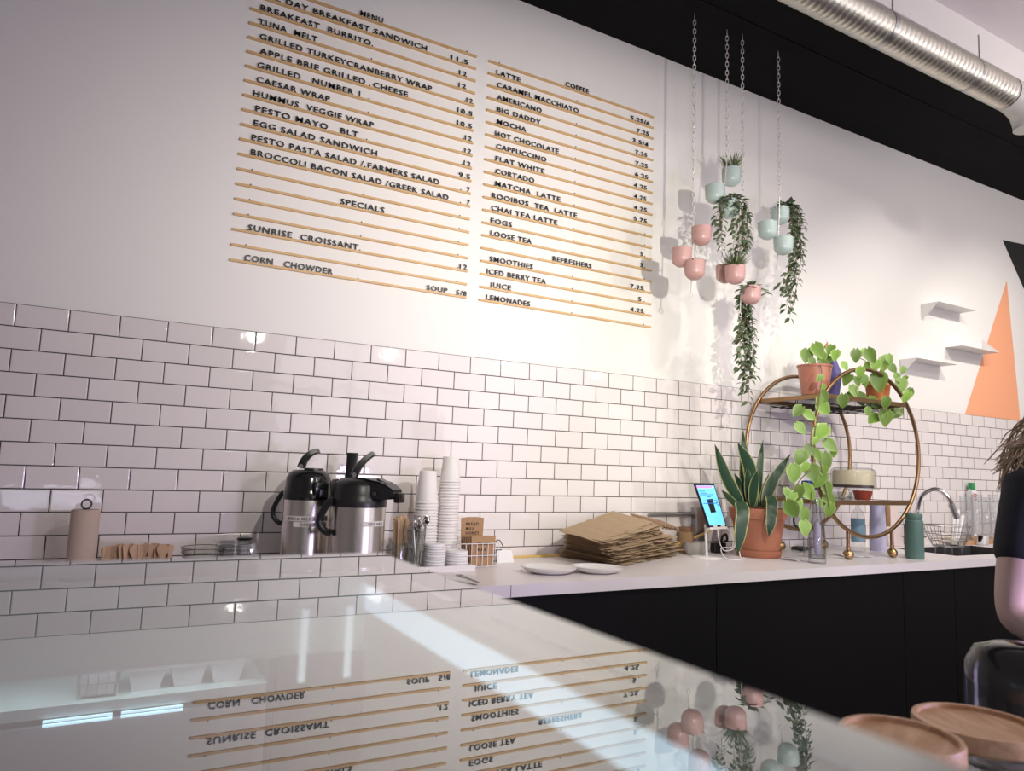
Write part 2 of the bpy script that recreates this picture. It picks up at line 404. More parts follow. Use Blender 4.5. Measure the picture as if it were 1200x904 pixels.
# ------------------------------------------------------------------ room shell
ROOM_X0, ROOM_X1, ROOM_Y0 = -3.2, 9.5, -7.0
HS = ZT+1.80                     # underside of black soffit
HCEIL = HS+0.18
bm = NB(); bx(bm, ROOM_X0, ROOM_X1, 0.008, 0.16, 0, HS+0.4); struct('wall_menu', bm, M_WALL)
bm = NB(); bx(bm, ROOM_X0, ROOM_X1, 0.0, 0.008, -ZT+HC-0.05, 0); o = struct('wall_splashback', bm, tile_material(), (0, 0, ZT))
bm = NB(); bx(bm, ROOM_X0-0.15, ROOM_X0, ROOM_Y0, 0.16, 0, HS+0.4); struct('wall_left', bm, M_WALL)
bm = NB(); bx(bm, ROOM_X1, ROOM_X1+0.15, ROOM_Y0, 0.16, 0, HS+0.4); struct('wall_right', bm, M_WALL)
bm = NB(); bx(bm, ROOM_X0-0.15, ROOM_X1+0.15, ROOM_Y0-0.15, 0.16, -0.1, 0); struct('floor', bm, M_FLOOR)
bm = NB(); bx(bm, ROOM_X0, ROOM_X1, -0.885, 0.01, HS, HS+0.3); struct('ceiling_soffit', bm, M_BLACKC)
bm = NB(); bx(bm, ROOM_X0, ROOM_X1, -0.465, -0.445, HS-0.004, HS+0.001); struct('trim_1', bm, M_BLACKC)
bm = NB(); bx(bm, ROOM_X0, ROOM_X1, -0.90, -0.885, HS-0.002, HCEIL); struct('trim_2', bm, M_WALL)
bm = NB(); bx(bm, ROOM_X0, ROOM_X1, ROOM_Y0, -0.90, HCEIL, HCEIL+0.12); struct('ceiling', bm, pmat('pinkish_ceiling_paint', (0.82, 0.76, 0.77), 0.8, var=0.02, scale=4))
# shop front behind the photographer: piers, sill, head and window frames
bm = NB()
bx(bm, ROOM_X0, ROOM_X1, ROOM_Y0-0.15, ROOM_Y0, 0, 0.5); bx(bm, ROOM_X0, ROOM_X1, ROOM_Y0-0.15, ROOM_Y0, 3.2, HS+0.4)
for x in (-3.2, 0.9, 4.9, 8.9): bx(bm, x, x+0.6, ROOM_Y0-0.15, ROOM_Y0, 0.5, 3.2)
struct('wall_shop_front', bm, M_WALL)
for i, x in enumerate((-2.6, 1.5, 5.5)):
    bm = NB(); x1 = x+3.5 if i == 0 else x+3.4
    for a in (x, (x+x1)/2-0.03, x1-0.06): bx(bm, a, a+0.06, ROOM_Y0-0.1, ROOM_Y0-0.04, 0.5, 3.2)
    for z in (0.5, 2.3, 3.14): bx(bm, x, x1, ROOM_Y0-0.1, ROOM_Y0-0.04, z, z+0.06)
    struct('window_%d' % (i+1), bm, M_BLACK)

# murals painted on the wall
bm = NB(); tri = [at(1181, 329, 0), at(1132, 486, 0), at(1197, 493.5, 0)]
tri[1].z = tri[2].z = ZT+0.001
prism(bm, [(p.x, 0.008, p.z) for p in tri], (0, -0.0012, 0))
tag(ob('painted_triangle', bm, pmat('orange_mural_paint', (0.93, 0.42, 0.23), 0.7), None, (tri[1].x, 0, tri[1].z), world=True, smooth=False), 'tall orange triangle painted on the white wall beside the folded shelves', 'mural', kind='thing')
bm = NB(); p0 = at(1176, 281, 0); p2 = at(1200, 336, 0)
d = p2-p0
prism(bm, [(p0.x, 0.008, p0.z), (p0.x+d.x*2.2, 0.008, p0.z+d.z*2.2), (p0.x+1.6, 0.008, p0.z+0.12)], (0, -0.0012, 0))
tag(ob('painted_triangle', bm, pmat('black_mural_paint', (0.012, 0.012, 0.011), 0.7), None, (p0.x, 0, p0.z), world=True, smooth=False), 'black triangle painted high on the white wall at the right edge', 'mural', kind='thing')

# ------------------------------------------------------------------ duct
ang_y, ang_z, dr = -0.946, ZT-0.4906+2.1035, 0.080
loc = (3.0, ang_y, ang_z)
t = thing('spiral_duct', 'galvanised spiral ventilation duct running below the black soffit', 'duct', loc)
bm = NB(); n = 40; L0, L1 = -3.0, 1.40; step = 0.0042
k = int((L1-L0)/step); rings = []
for i in range(k+1):
    x = L0+i*step; rings.append([])
    for j in range(n):
        a = 2*PI*j/n; ph = ((x/0.034)+j/n) % 1.0
        r = dr + 0.0024*max(0.0, math.sin(2*PI*ph))**0.5
        rings[-1].append(bm.verts.new((x, r*math.cos(a), r*math.sin(a))))
for i in range(k):
    for j in range(n): bm.faces.new((rings[i][j], rings[i][(j+1) % n], rings[i+1][(j+1) % n], rings[i+1][j]))
mt, N, Lk = nodes_of('spiral_galvanised'); b = N['Principled BSDF']; b.inputs['Metallic'].default_value = 1; b.inputs['Base Color'].default_value = (0.60, 0.585, 0.52, 1); b.inputs['Roughness'].default_value = 0.38
tc = N.new('ShaderNodeTexCoord'); mp = N.new('ShaderNodeMapping'); mp.inputs['Scale'].default_value = (6, 25, 25); nz = N.new('ShaderNodeTexNoise'); nz.inputs['Scale'].default_value = 3
bp = N.new('ShaderNodeBump'); bp.inputs['Strength'].default_value = 0.25; bp.inputs['Distance'].default_value = 0.003
Lk.new(tc.outputs['Object'], mp.inputs[0]); Lk.new(mp.outputs[0], nz.inputs['Vector']); Lk.new(nz.outputs['Fac'], bp.inputs['Height']); Lk.new(bp.outputs[0], b.inputs['Normal'])
ob('duct_tube', bm, mt, t, smooth=True, ang=25)
bm = NB()
pts = spline([(1.37, 0, 0), (1.46, 0, 0), (1.57, 0.0, -0.03), (1.62, 0.0, -0.09), (1.625, 0.0, -0.13)], 6)
tube(bm, pts, 0.084, 28)
o = ob('elbow', bm, pmat('pale_duct_paint', (0.62, 0.62, 0.57), 0.4), t); o['label'] = 'smooth pale elbow at the duct end'
for sx in (-1.9, 0.30, 1.02):
    bm = NB(); lathe(bm, [(dr+.0035, -0.012), (dr+.0035, 0.012), (dr, 0.012), (dr, -0.012)], (sx, 0, 0), 32, rot=(0, PI/2, 0), closed=True)
    tube(bm, [(sx, -dr*0.7, dr*0.7), (sx, -dr*0.7, HS-ang_z)], 0.004, 6)
    tube(bm, [(sx, dr*0.7, dr*0.7), (sx, dr*0.7, HS-ang_z)], 0.004, 6)
    ob('hanger_strap', bm, M_STEELD, t)

# ------------------------------------------------------------------ menu ledges
LEFT = [
    ('MENU', 1.097, 1.2, 0, 0, 0), ('ALL DAY BREAKFAST SANDWICH', 0.689, 1.41, '11.5', 1.53, 1.617), ('BREAKFAST  BURRITO', 0.691, 1.152, '12', 1.574, 1.612),
    ('TUNA  MELT', 0.688, 0.923, '12', 1.574, 1.612), ('GRILLED TURKEYCRANBERRY WRAP', 0.697, 1.444, '12', 1.617, 1.650), ('APPLE BRIE GRILLED  CHEESE', 0.701, 1.332, '10.5', 1.574, 1.650),
    ('GRILLED   NUMBER 1', 0.697, 1.118, '10.5', 1.575, 1.651), ('CAESAR WRAP', 0.698, 0.992, '12', 1.618, 1.652), ('HUMMUS  VEGGIE WRAP', 0.69, 1.186, '12', 1.619, 1.652),
    ('PESTO MAYO   BLT', 0.702, 1.121, '12', 1.618, 1.652), ('EGG SALAD SANDWICH', 0.7, 1.208, '9.5', 1.596, 1.653), ('PESTO PASTA SALAD / FARMERS SALAD', 0.697, 1.502, '7', 1.640, 1.655),
    ('BROCCOLI BACON SALAD /GREEK SALAD', 0.699, 1.55, '7', 1.642, 1.657), None, ('SPECIALS', 1.064, 1.255, 0, 0, 0), None, None,
    ('SUNRISE  CROISSANT', 0.71, 1.151, '12', 1.62, 1.657), None, ('CORN   CHOWDER', 0.706, 1.051, 'SOUP   5/8', 1.466, 1.660)]
RGHT = [
    ('COFFEE', 2.16, 2.302, 0, 0, 0), ('LATTE', 1.767, 1.899, '5.25/6', 2.577, 2.703), ('CARAMEL MACCHIATO', 1.773, 2.242, '7.25', 2.618, 2.7), ('AMERICANO', 1.776, 2.024, '3.5/4', 2.592, 2.696),
    ('BIG DADDY', 1.778, 2.021, '7.25', 2.611, 2.689), ('MOCHA', 1.781, 1.94, '7.25', 2.613, 2.694), ('HOT CHOCOLATE', 1.773, 2.13, '6.25', 2.611, 2.698), ('CAPPUCCINO', 1.782, 2.059, '4.25', 2.605, 2.69),
    ('FLAT WHITE', 1.78, 2.051, '4.25', 2.606, 2.688), ('CORTADO', 1.782, 1.995, '4.25', 2.607, 2.692), ('MATCHA  LATTE', 1.784, 2.147, '5.75', 2.608, 2.693), ('ROOIBOS  TEA  LATTE', 1.768, 2.248, 0, 0, 0),
    ('CHAI TEA LATTE', 1.768, 2.134, 0, 0, 0), ('FOGS', 1.768, 1.881, '5', 2.655, 2.671), ('LOOSE TEA', 1.768, 1.991, '3', 2.654, 2.67), ('REFRESHERS', 2.113, 2.344, 0, 0, 0),
    ('SMOOTHIES', 1.77, 2.003, '7.25', 2.591, 2.677), ('ICED BERRY TEA', 1.757, 2.078, '5', 2.645, 2.663), ('JUICE', 1.776, 1.888, '4.25', 2.594, 2.679), ('LEMONADES', 1.76, 1.994, 0, 0, 0)]
M_LETTER = pmat('black_acrylic_letters', (0.012, 0.012, 0.012), 0.4)
def rail_mesh():
    bm = NB()
    # a slim moulding with a lip that holds the letters
    prof = [(0, 0), (0, -0.0085), (-0.0105, -0.0085), (-0.0105, 0.001), (-0.0095, 0.001), (-0.0095, 0)]
    a = [bm.verts.new((-0.503, y, z)) for y, z in prof]; c = [bm.verts.new((0.503, y, z)) for y, z in prof]
    bm.faces.new(a); bm.faces.new(c[::-1])
    for i in range(6): bm.faces.new((a[i], a[(i+1) % 6], c[(i+1) % 6], c[i]))
    return bm
PEG = []
rail_me = None; peg_me = None
for side, rows, xa, zoff, word in (('left', LEFT, 0.6535, 0.0, 'left'), ('right', RGHT, 1.7245, 0.0, 'right')):
    blank = 0
    for i, r in enumerate(rows):
        z = ZT+1.4310-i*0.06105
        cx = xa+0.503
        slide = 0.0115*(1-i/19.0)*0 
        if r is None:
            blank += 1
            lab = {1: 'empty wooden menu ledge just above the SPECIALS ledge', 2: 'upper of two empty wooden menu ledges below SPECIALS', 3: 'lower of two empty wooden menu ledges, just above SUNRISE CROISSANT', 4: 'empty wooden menu ledge between SUNRISE CROISSANT and CORN CHOWDER'}[blank]
        else:
            words = ' '.join(r[0].split()); pr = (' '+' '.join(r[3].split())) if r[3] else ''
            lab = 'wooden menu ledge in the %s column lettered %s%s' % (word, words, pr)
        t = thing('menu_ledge', lab, 'menu ledge', (cx, 0.008, z), 'wooden menu ledges on the wall')
        if rail_me is None:
            o = ob('rail', rail_mesh(), M_LEDGE, t, smooth=False); rail_me = o.data
            bm = NB(); lathe(bm, [(0.0028, 0), (0.0028, 0.004), (0, 0.004)], (0, 0, 0), 8, rot=(PI/2, 0, 0)); p = ob('peg', bm, M_DGREY, t); peg_me = p.data; p.location = (-0.45, -0.0105, 0.002)
            rest = (0.0, 0.45)
        else:
            o = bpy.data.objects.new('rail', rail_me); COL.objects.link(o); o.parent = t; rest = (-0.45, 0.0, 0.45)
        for q in rest:
            p = bpy.data.objects.new('peg', peg_me); COL.objects.link(p); p.parent = t; p.location = (q, -0.0105, 0.002)
        if r is not None:
            a, x0, x1, pr, c0, c1 = r
            bm = text_bm(a, x0-cx, x1-cx, 0.0255, 0.003); bmesh.ops.translate(bm, verts=bm.verts, vec=(0, -0.0065, 0.002)); add_words(bm, 0.0125, M_LETTER, t, 'word')
            if pr:
                bm = text_bm(pr, c0-cx, c1-cx, 0.0235, 0.003); bmesh.ops.translate(bm, verts=bm.verts, vec=(0, -0.0065, 0.002)); add_words(bm, 0.0125, M_LETTER, t, 'price')

# ------------------------------------------------------------------ back counter
WY = -0.67
SX0, SX1, SY0, SY1 = 4.48, 5.30, -0.54, -0.17     # sink opening
t = thing('worktop', 'long white laminate worktop along the tiled wall', 'worktop', (3.0, -0.33, HC-0.042))
bm = NB()
WX0, WX1 = -2.4, 9.2
def slab(bm, x0, x1, y0, y1): bx(bm, x0-3.0, x1-3.0, y0+0.33, y1+0.33, 0, 0.042)
slab(bm, WX0, SX0, WY, 0); slab(bm, SX1, WX1, WY, 0); slab(bm, SX0, SX1, WY, SY0); slab(bm, SX0, SX1, SY1, 0)
ob('slab', bm, M_WORK, t, smooth=False)
bm = NB(); bx(bm, 1.565-3, 1.567-3, WY+0.33-0.0008, WY+0.331, 0.001, 0.041); ob('joint', bm, M_DGREY, t, smooth=False)
t = thing('sink', 'dark inset sink in the worktop below the curved faucet', 'sink', (SX0, SY0, HC-0.2))
bm = NB(); W, D = SX1-SX0, SY1-SY0; tk = 0.004
bx(bm, 0, W, 0, D, 0, tk); bx(bm, 0, tk, 0, D, tk, 0.199); bx(bm, W-tk, W, 0, D, tk, 0.199); bx(bm, tk, W-tk, 0, tk, tk, 0.199); bx(bm, tk, W-tk, D-tk, D, tk, 0.199)
ob('basin', bm, pmat('dark_sink_composite', (0.055, 0.052, 0.053), 0.45), t, smooth=False)
bm = NB(); lathe(bm, [(0.0, 0.006), (0.03, 0.006), (0.04, 0.004)], (W/2, D/2, 0), 24); ob('drain', bm, M_STEEL, t)
# cabinets, each a unit
edges = [1.50,  2.556, 3.82, 4.262, 5.2, 6.1, 7.0, 8.0, 9.0]
labs = ['black cabinet unit under the two white plates', 'black cabinet unit under the paper bag pile and tablet', 'black cabinet unit under the round gold cart', 'black cabinet unit under the sink left half', 'black cabinet unit under the right part of sink', 'black cabinet unit behind the person', 'black cabinet unit further along past the person', 'last black cabinet unit at the far right end of the worktop']
for i, (a, b2) in enumerate(zip(edges[:-1], edges[1:])):
    t = thing('cabinet', labs[i], 'cabinet', (a, -0.645, 0.0), 'black cabinets under the worktop')
    wd = b2-a
    bm = NB(); hb = HC-0.042-0.002
    if a < SX1 and b2 > SX0: hb = HC-0.205
    bx(bm, 0.001, wd-0.001, 0.02, 0.64, 0.08, hb); bx(bm, 0.001, wd-0.001, 0.05, 0.6, 0.0, 0.08); ob('body', bm, M_CAB, t, smooth=False)
    bm = NB(); bx(bm, 0.0017, wd-0.0017, 0.0, 0.0195, 0.085, HC-0.045, 0.001); ob('front_panel', bm, M_CAB, t, smooth=False)
# open shelving below the worktop, seen through the case glass
t = thing('under_counter_shelf', 'pale open shelf unit under the worktop seen through the case glass', 'shelf', (0.20, -0.655, 0.0))
bm = NB(); M_SHF = pmat('pale_grey_laminate', (0.13, 0.13, 0.14), 0.5)
bx(bm, -0.9, 1.296, 0.62, 0.64, 0.0, 0.86); bx(bm, 1.276, 1.296, 0, 0.62, 0, 0.86); bx(bm, -0.9, -0.88, 0, 0.62, 0, 0.86); bx(bm, 0.576, 0.596, 0, 0.62, 0, 0.86); ob('carcass', bm, M_SHF, t, smooth=False)
bm = NB(); bx(bm, -0.88, 0.576, 0.005, 0.62, 0.648, 0.676); ob('shelf_board', bm, M_CASEW, t, smooth=False)
bm = NB(); bx(bm, -0.88, 0.576, 0.0, 0.02, 0.0, 0.63); ob('drawer', bm, pmat('lavender_grey_laminate', (0.45, 0.42, 0.46), 0.5), t, smooth=False)
bm = NB(); bx(bm, 0.598, 1.294, -0.004, 0.014, 0.02, 0.86); ob('door', bm, M_SHF, t, smooth=False)
M_LEDB = emis('cool_led_glow', (0.60, 0.86, 1.0), 1.6)
for x0, x1 in ((0.03, 0.185), (0.205, 0.355)):
    for zz in (0.640, 0.630):
        bm = NB(); bx(bm, x0, x1, -0.006, 0.004, zz, zz+0.005); ob('led_strip', bm, M_LEDB, t, smooth=False)
for i, (x, lab) in enumerate(((0.462, 'left white food tub on the under-counter shelf'), (0.568, 'middle white food tub on the under-counter shelf'), (0.672, 'right white food tub on the under-counter shelf'))):
    bm = NB()
    a, c, h = 0.034, 0.048, 0.062
    pr = [(-a, 0), (-c, h), (-c-0.004, h), (-c-0.004, h-0.006), (-a-0.003, -0.0)]
    v0 = [[bm.verts.new((sx*r, sy*r*0.9, z)) for sx, sy in ((-1, -1), (1, -1), (1, 1), (-1, 1))] for r, z in ((a, 0.0), (c, h), (c+0.004, h), (c+0.004, h-0.005), (c-0.002, h-0.004), (a-0.002, 0.003))]
    bm.faces.new(v0[0][::-1]); bm.faces.new(v0[-1])
    for p, q in zip(v0[:-1], v0[1:]):
        for j in range(4): bm.faces.new((p[j], p[(j+1) % 4], q[(j+1) % 4], q[j]))
    tag(ob('food_tub', bm, M_CERAM, None, (x, -0.56, 0.676), smooth=False), lab, 'tub', 'white food tubs')
t = thing('wire_basket', 'square wire basket left of the white tubs on the under-counter shelf', 'basket', (0.345, -0.57, 0.676))
bm = NB()
for z in (0.002, 0.035, 0.075):
    s = 0.045+z*0.1; tube(bm, [(-s, -s, z), (s, -s, z), (s, s, z), (-s, s, z)], 0.0022, 6, closed=True)
for k in range(-2, 3):
    for sg in (-1, 1):
        tube(bm, [(k*0.022, sg*0.045, 0.002), (k*0.025, sg*0.052, 0.075)], 0.0016, 5); tube(bm, [(sg*0.045, k*0.022, 0.002), (sg*0.052, k*0.025, 0.075)], 0.0016, 5)
ob('wire_frame', bm, M_STEEL, t)
bm = NB(); box(bm, (0, 0, 0.036), (0.08, 0.08, 0.066), 0.006); ob('liner', bm, M_CERAM, t)

# ------------------------------------------------------------------ display case in the foreground
GZ = ZT-0.550                     # top face of the glass
CX1, CY1, CX0, CY0 = 0.493, -2.402, -1.9, -2.965
loc = (-0.7, -2.68, 0.0)
t = thing('display_case', 'glass-topped display case filling the foreground, mirroring the menu', 'display case', loc)
M_TOP = thin_glass('case_top_glass', (0.96, 0.98, 0.975), 0.12, 0.06, (0.74, 0.85, 0.80), power=2.5)
def cb(bm, x0, x1, y0, y1, z0, z1, bv=0): bx(bm, x0-loc[0], x1-loc[0], y0-loc[1], y1-loc[1], z0, z1, bv)
bm = NB(); cb(bm, CX0, CX1, CY0, CY1, GZ-0.010, GZ); o = ob('top_glass', bm, [M_TOP, thin_glass('case_glass_underside', (0.97, 0.985, 0.98), 0.0, 0.0, power=40.0), pmat('polished_glass_edge', (0.42, 0.52, 0.52), 0.25)], t, smooth=False)
for pl in o.data.polygons: pl.material_index = 0 if pl.normal.z > 0.5 else 1 if pl.normal.z < -0.5 else 2
bm = NB(); cb(bm, CX0, CX1-0.004, CY1-0.016, CY1-0.003, GZ-0.0535, GZ-0.0105); ob('far_rail', bm, M_CASEW, t, smooth=False)
bm = NB(); cb(bm, CX0, CX1-0.004, CY1-0.018, CY1-0.003, GZ-0.0565, GZ-0.0535); o = ob('rail_lip', bm, M_LID, t, smooth=False)
bm = NB(); cb(bm, CX1-0.016, CX1-0.003, CY0, CY1-0.02, GZ-0.0165, GZ-0.0105); ob('end_rail', bm, M_CASEW, t, smooth=False)
bm = NB(); cb(bm, CX1-0.0155, CX1-0.004, CY0+0.01, CY1-0.02, GZ-0.032, GZ-0.0165); o = ob('glow_strip', bm, emis('strip_glow', (0.60, 0.83, 1.0), 0.75), t, smooth=False); o['label'] = 'cool blue-white glowing band along the case end'  # emissive strip put in for the pale blue band of light
bm = NB(); cb(bm, CX1-0.014, CX1-0.004, CY0, CY1-0.02, 0.92, GZ-0.032); ob('end_panel', bm, pmat('frosted_panel', (0.50, 0.53, 0.53), 0.5), t, smooth=False)
bm = NB(); cb(bm, CX0, CX1-0.02, CY1-0.012, CY1-0.006, 0.92, GZ-0.0565); ob('far_pane', bm, thin_glass('case_far_pane', (0.92, 0.94, 0.94), 0.04, 0.05, (0.7, 0.72, 0.72)), t, smooth=False)
for q in (0.4405, 0.4680):
    bm = NB(); tube(bm, [(q-loc[0], CY1-0.021-loc[1], GZ-0.0715), (q-loc[0], CY1-0.021-loc[1], GZ-0.030)], 0.0022, 8); o = ob('light_streak', bm, emis('streak_glow', (0.80, 0.93, 1.0), 0.5), t); o['label'] = 'thin vertical streak of light in the case corner'  # glowing rods stand in for light streaks mirrored in the corner
bm = NB(); cb(bm, CX0, CX1, CY0+0.02, CY1-0.002, 0.02, 0.92); ob('base_cabinet', bm, pmat('case_base_grey', (0.20, 0.215, 0.24), 0.5), t, smooth=False)
bm = NB(); cb(bm, CX0, CX0+0.01, CY0, CY1, 0.92, GZ-0.010); cb(bm, CX0, CX1-0.016, CY0, CY0+0.008, 0.92, GZ-0.010); ob('front_pane', bm, MATS['case_far_pane'], t, smooth=False)


# ------------------------------------------------------------------ leaves
def leaf(bm, uvl, p, d, up, L, W, kind='lance', fold=0.25, droop=0.3, nseg=6):
    """one leaf blade from p along d; up is its face normal"""
    p = Vector(p); d = Vector(d).normalized(); s = d.cross(Vector(up))
    if s.length < 1e-4: s = d.orthogonal()
    s.normalize(); nrm = s.cross(d).normalized()
    rows = []
    for i in range(nseg+1):
        t = i/nseg
        if kind == 'lance': w = math.sin(PI*min(1, t**0.75))*1.0
        elif kind == 'heart': w = (1.0 if t > 0 else 0.35)*(max(0,math.cos((t-0.28)/0.72*PI/2))**0.8 if t > 0.28 else 0.72+0.28*math.sin(t/0.28*PI/2))
        elif kind == 'blade': w = (1-t)**0.6
        else: w = (0.55+0.45*math.sin(PI*min(1, t*1.3))) * (1 if t < 0.8 else math.sqrt(max(0, (1-t)/0.2)))
        w = max(w, 0.02)
        c = p + d*(L*t) - nrm*(droop*L*t*t)
        back = -0.16*L if (kind == 'heart' and i == 0) else 0.0
        e = nrm*(fold*w*W*0.5)
        rows.append((c - s*(w*W/2) + e + d*back, c, c + s*(w*W/2) + e + d*back))
    vs = [[bm.verts.new(q) for q in r] for r in rows]
    for i in range(nseg):
        for j in (0, 1):
            try:
                f = bm.faces.new((vs[i][j], vs[i][j+1], vs[i+1][j+1], vs[i+1][j]))
                for lp in f.loops:
                    kx = 0.0 if lp.vert in (vs[i][1], vs[i+1][1]) else 1.0
                    lp[uvl].uv = (kx, i/nseg)
            except ValueError: pass
def LB():
    bm = NB(); return bm, bm.loops.layers.uv.new('UVMap')

def rnd(a, b): return random.uniform(a, b)

# ------------------------------------------------------------------ chains and hanging planters
YC = -0.366
def chain(x, y, z0, z1, label):
    bm = NB(); pitch = 0.0235; n = max(1, int((z0-z1)/pitch)); pitch = (z0-z1)/n
    for i in range(n):
        zc = z0-pitch*(i+0.5); a = math.radians(45 + 90*(i % 2)+rnd(-6, 6)); L2 = pitch*0.5+0.0018; wd = 0.0068
        c, s = math.cos(a), math.sin(a); pts = []
        for k in range(12):
            th = 2*PI*k/12; u = wd*math.cos(th); v = math.sin(th); v = (L2-wd)*(1 if v > 0.01 else -1 if v < -0.01 else 0)+wd*v
            pts.append((u*c, u*s, zc-z0+v))
        tube(bm, pts, 0.0021, 6, closed=True)
    # ceiling hook
    tube(bm, [(0, 0, 0.012), (0.0, 0, 0.0)], 0.0022, 6)
    return tag(ob('chain', bm, M_CHAIN, None, (x, y, z0)), label, 'chain', 'chains hanging from the black soffit')
def pot_bm(r=0.0485, h=0.090):
    bm = NB(); pr = [(0, 0)]
    for k in range(1, 8):
        a = k/7*PI/2; pr.append((r*0.97*math.sin(a), r*0.80*(1-math.cos(a))))
    pr += [(r, h*0.75), (r, h), (r-0.0035, h), (r-0.004, h*0.75), (r*0.8, h*0.72), (0, h*0.72)]
    lathe(bm, pr, n=28); return bm
def planter(label, x, y, ztop, zbot, mat, pots, xb=None):
    """rod with an eye at each end and three round-bottomed pots fixed to it"""
    t = thing('hanging_planter', label, 'planter', (x, y, zbot), 'three-pot hanging planters')
    xb = x if xb is None else xb; H = ztop-zbot; dx = xb-x
    bm = NB(); tube(bm, [(dx, 0, 0.012), (0, 0, H-0.012)], 0.0026, 8); ob('rod', bm, M_CHAIN, t)
    for zz, ox in ((0.0, dx), (H, 0.0)):
        bm = NB(); tube(bm, [(ox+0.0105*math.cos(a), 0, zz+0.0105*math.sin(a)) for a in [2*PI*k/16 for k in range(16)]], 0.0022, 6, closed=True); ob('eye', bm, M_CHAIN, t)
    res = []
    for (px, py, yy) in pots:
        q = at(px, py, yy)-Vector((x, y, zbot)); base = q-Vector((0, 0, 0.045))
        bm = pot_bm(); bmesh.ops.translate(bm, verts=bm.verts, vec=base)
        o = ob('pot', bm, mat, t)
        bm = NB(); v = Vector((base.x, base.y, 0)); f = (H-0.012 - base.z-0.07)
        rodx = dx*(1-(base.z+0.06)/H); dirv = Vector((rodx-base.x, -base.y, 0)); dist = dirv.length
        if dist > 0.049:
            dirv.normalize(); a = Vector((base.x, base.y, base.z+0.062))+dirv*0.0485; tube(bm, [a, Vector((rodx, 0, base.z+0.062))], 0.003, 6); ob('bracket', bm, M_CHAIN, t)
        else: bm.free()
        res.append(base)
    return t, res

def grass(t, c, n, h, spread):
    bm, uv = LB()
    for i in range(n):
        a = rnd(0, 2*PI); r = rnd(0, 0.026); d = Vector((math.cos(a)*rnd(0.1, spread), math.sin(a)*rnd(0.1, spread), 1))
        leaf(bm, uv, c+Vector((math.cos(a)*r, math.sin(a)*r, 0.070)), d, Vector((-math.cos(a), -math.sin(a), 0.4)), h*rnd(0.6, 1.15), rnd(0.0045, 0.0075), 'blade', 0.3, rnd(0.02, 0.22), 5)
    o = ob('grass_tuft', bm, M_GRASS, t, smooth=True)
def succulent(t, c, n=26, s=0.03):
    bm, uv = LB()
    for i in range(n):
        a = i*2.39996; k = i/n; r = 0.006+0.042*k
        d = Vector((math.cos(a), math.sin(a), 1.1-0.9*k))
        leaf(bm, uv, c+Vector((math.cos(a)*r*0.75, math.sin(a)*r*0.75, 0.080)), d, Vector((0, 0, 1)), s*rnd(0.8, 1.1), s*0.5, 'lance', 0.5, -0.15, 4)
    ob('succulent', bm, M_GRASS, t)
def vines(t, origin, c, paths, every=0.0165, size=(0.030, 0.044), tuft=20, name='trailing_vine'):
    """strands: lists of world points; leaves in pairs along each"""
    bm, uv = LB(); sb = NB()
    for P in paths:
        pts = [Vector(p)-origin for p in P]; sp = spline(pts, 10)
        tube(sb, sp, 0.0011, 5)
        acc = 0; k = 0
        for a, b in zip(sp[:-1], sp[1:]):
            acc += (b-a).length
            if acc >= every:
                acc = 0; k += 1; tdir = (b-a).normalized()
                for sg in ((1, -1) if k % 3 else (1,)):
                    ang = rnd(0, PI)*sg + k*1.3; side = Vector((math.cos(ang), math.sin(ang)*0.8, 0))
                    d = (side*rnd(0.6, 1.0)+tdir*rnd(0.2, 0.7)+Vector((0, 0, rnd(-0.35, 0.25)))).normalized()
                    L = rnd(*size); leaf(bm, uv, b+d*0.004, d, Vector((rnd(-.5, .5), -0.7, 0.9)), L, L*rnd(0.45, 0.62), 'lance', 0.35, rnd(0.0, 0.3), 4)
    for i in range(tuft):
        a = rnd(0, 2*PI); r = rnd(0.005, 0.03); d = Vector((math.cos(a), math.sin(a), rnd(0.1, 0.9))); L = rnd(*size)
        leaf(bm, uv, c+Vector((math.cos(a)*r, math.sin(a)*r, 0.074+rnd(0, 0.018))), d, Vector((0, 0, 1)), L, L*0.5, 'lance', 0.3, 0.3, 4)
    f = ob(name, bm, M_LEAFD, t)
    ob('stem', sb, M_STEM, f)

CH = [(2.678, -0.367), (2.911, -0.357), (3.005, -0.372), (3.282, -0.366)]
zr = lambda z: z+ZT
chain(CH[0][0], CH[0][1], HS-0.012, zr(0.772), 'leftmost white chain, holding the pink trio nearest the menu')
chain(CH[1][0], CH[1][1], HS-0.012, zr(1.126), 'white chain holding the sage trio with the grass pot on top')
chain(CH[2][0], CH[2][1], HS-0.012, zr(0.716), 'white chain just right of the grass pot, holding the lower pink trio')
chain(CH[3][0], CH[3][1], HS-0.012, zr(1.000), 'rightmost white chain, holding the pale sage trio on its own')
chain(2.868, -0.357, zr(0.702), zr(0.615), 'short loose chain end dangling below the sage trio with the grass pot')

# pink trio, left
t, b = planter('pink three-pot planter on the leftmost chain, beside the menu ledges', CH[0][0], CH[0][1], zr(0.760), zr(0.360), M_PINK, [(822, 277.5, -0.405), (799, 302.5, -0.375), (814, 317.5, -0.425)], 2.665)
succulent(t, b[2], 34, 0.026)
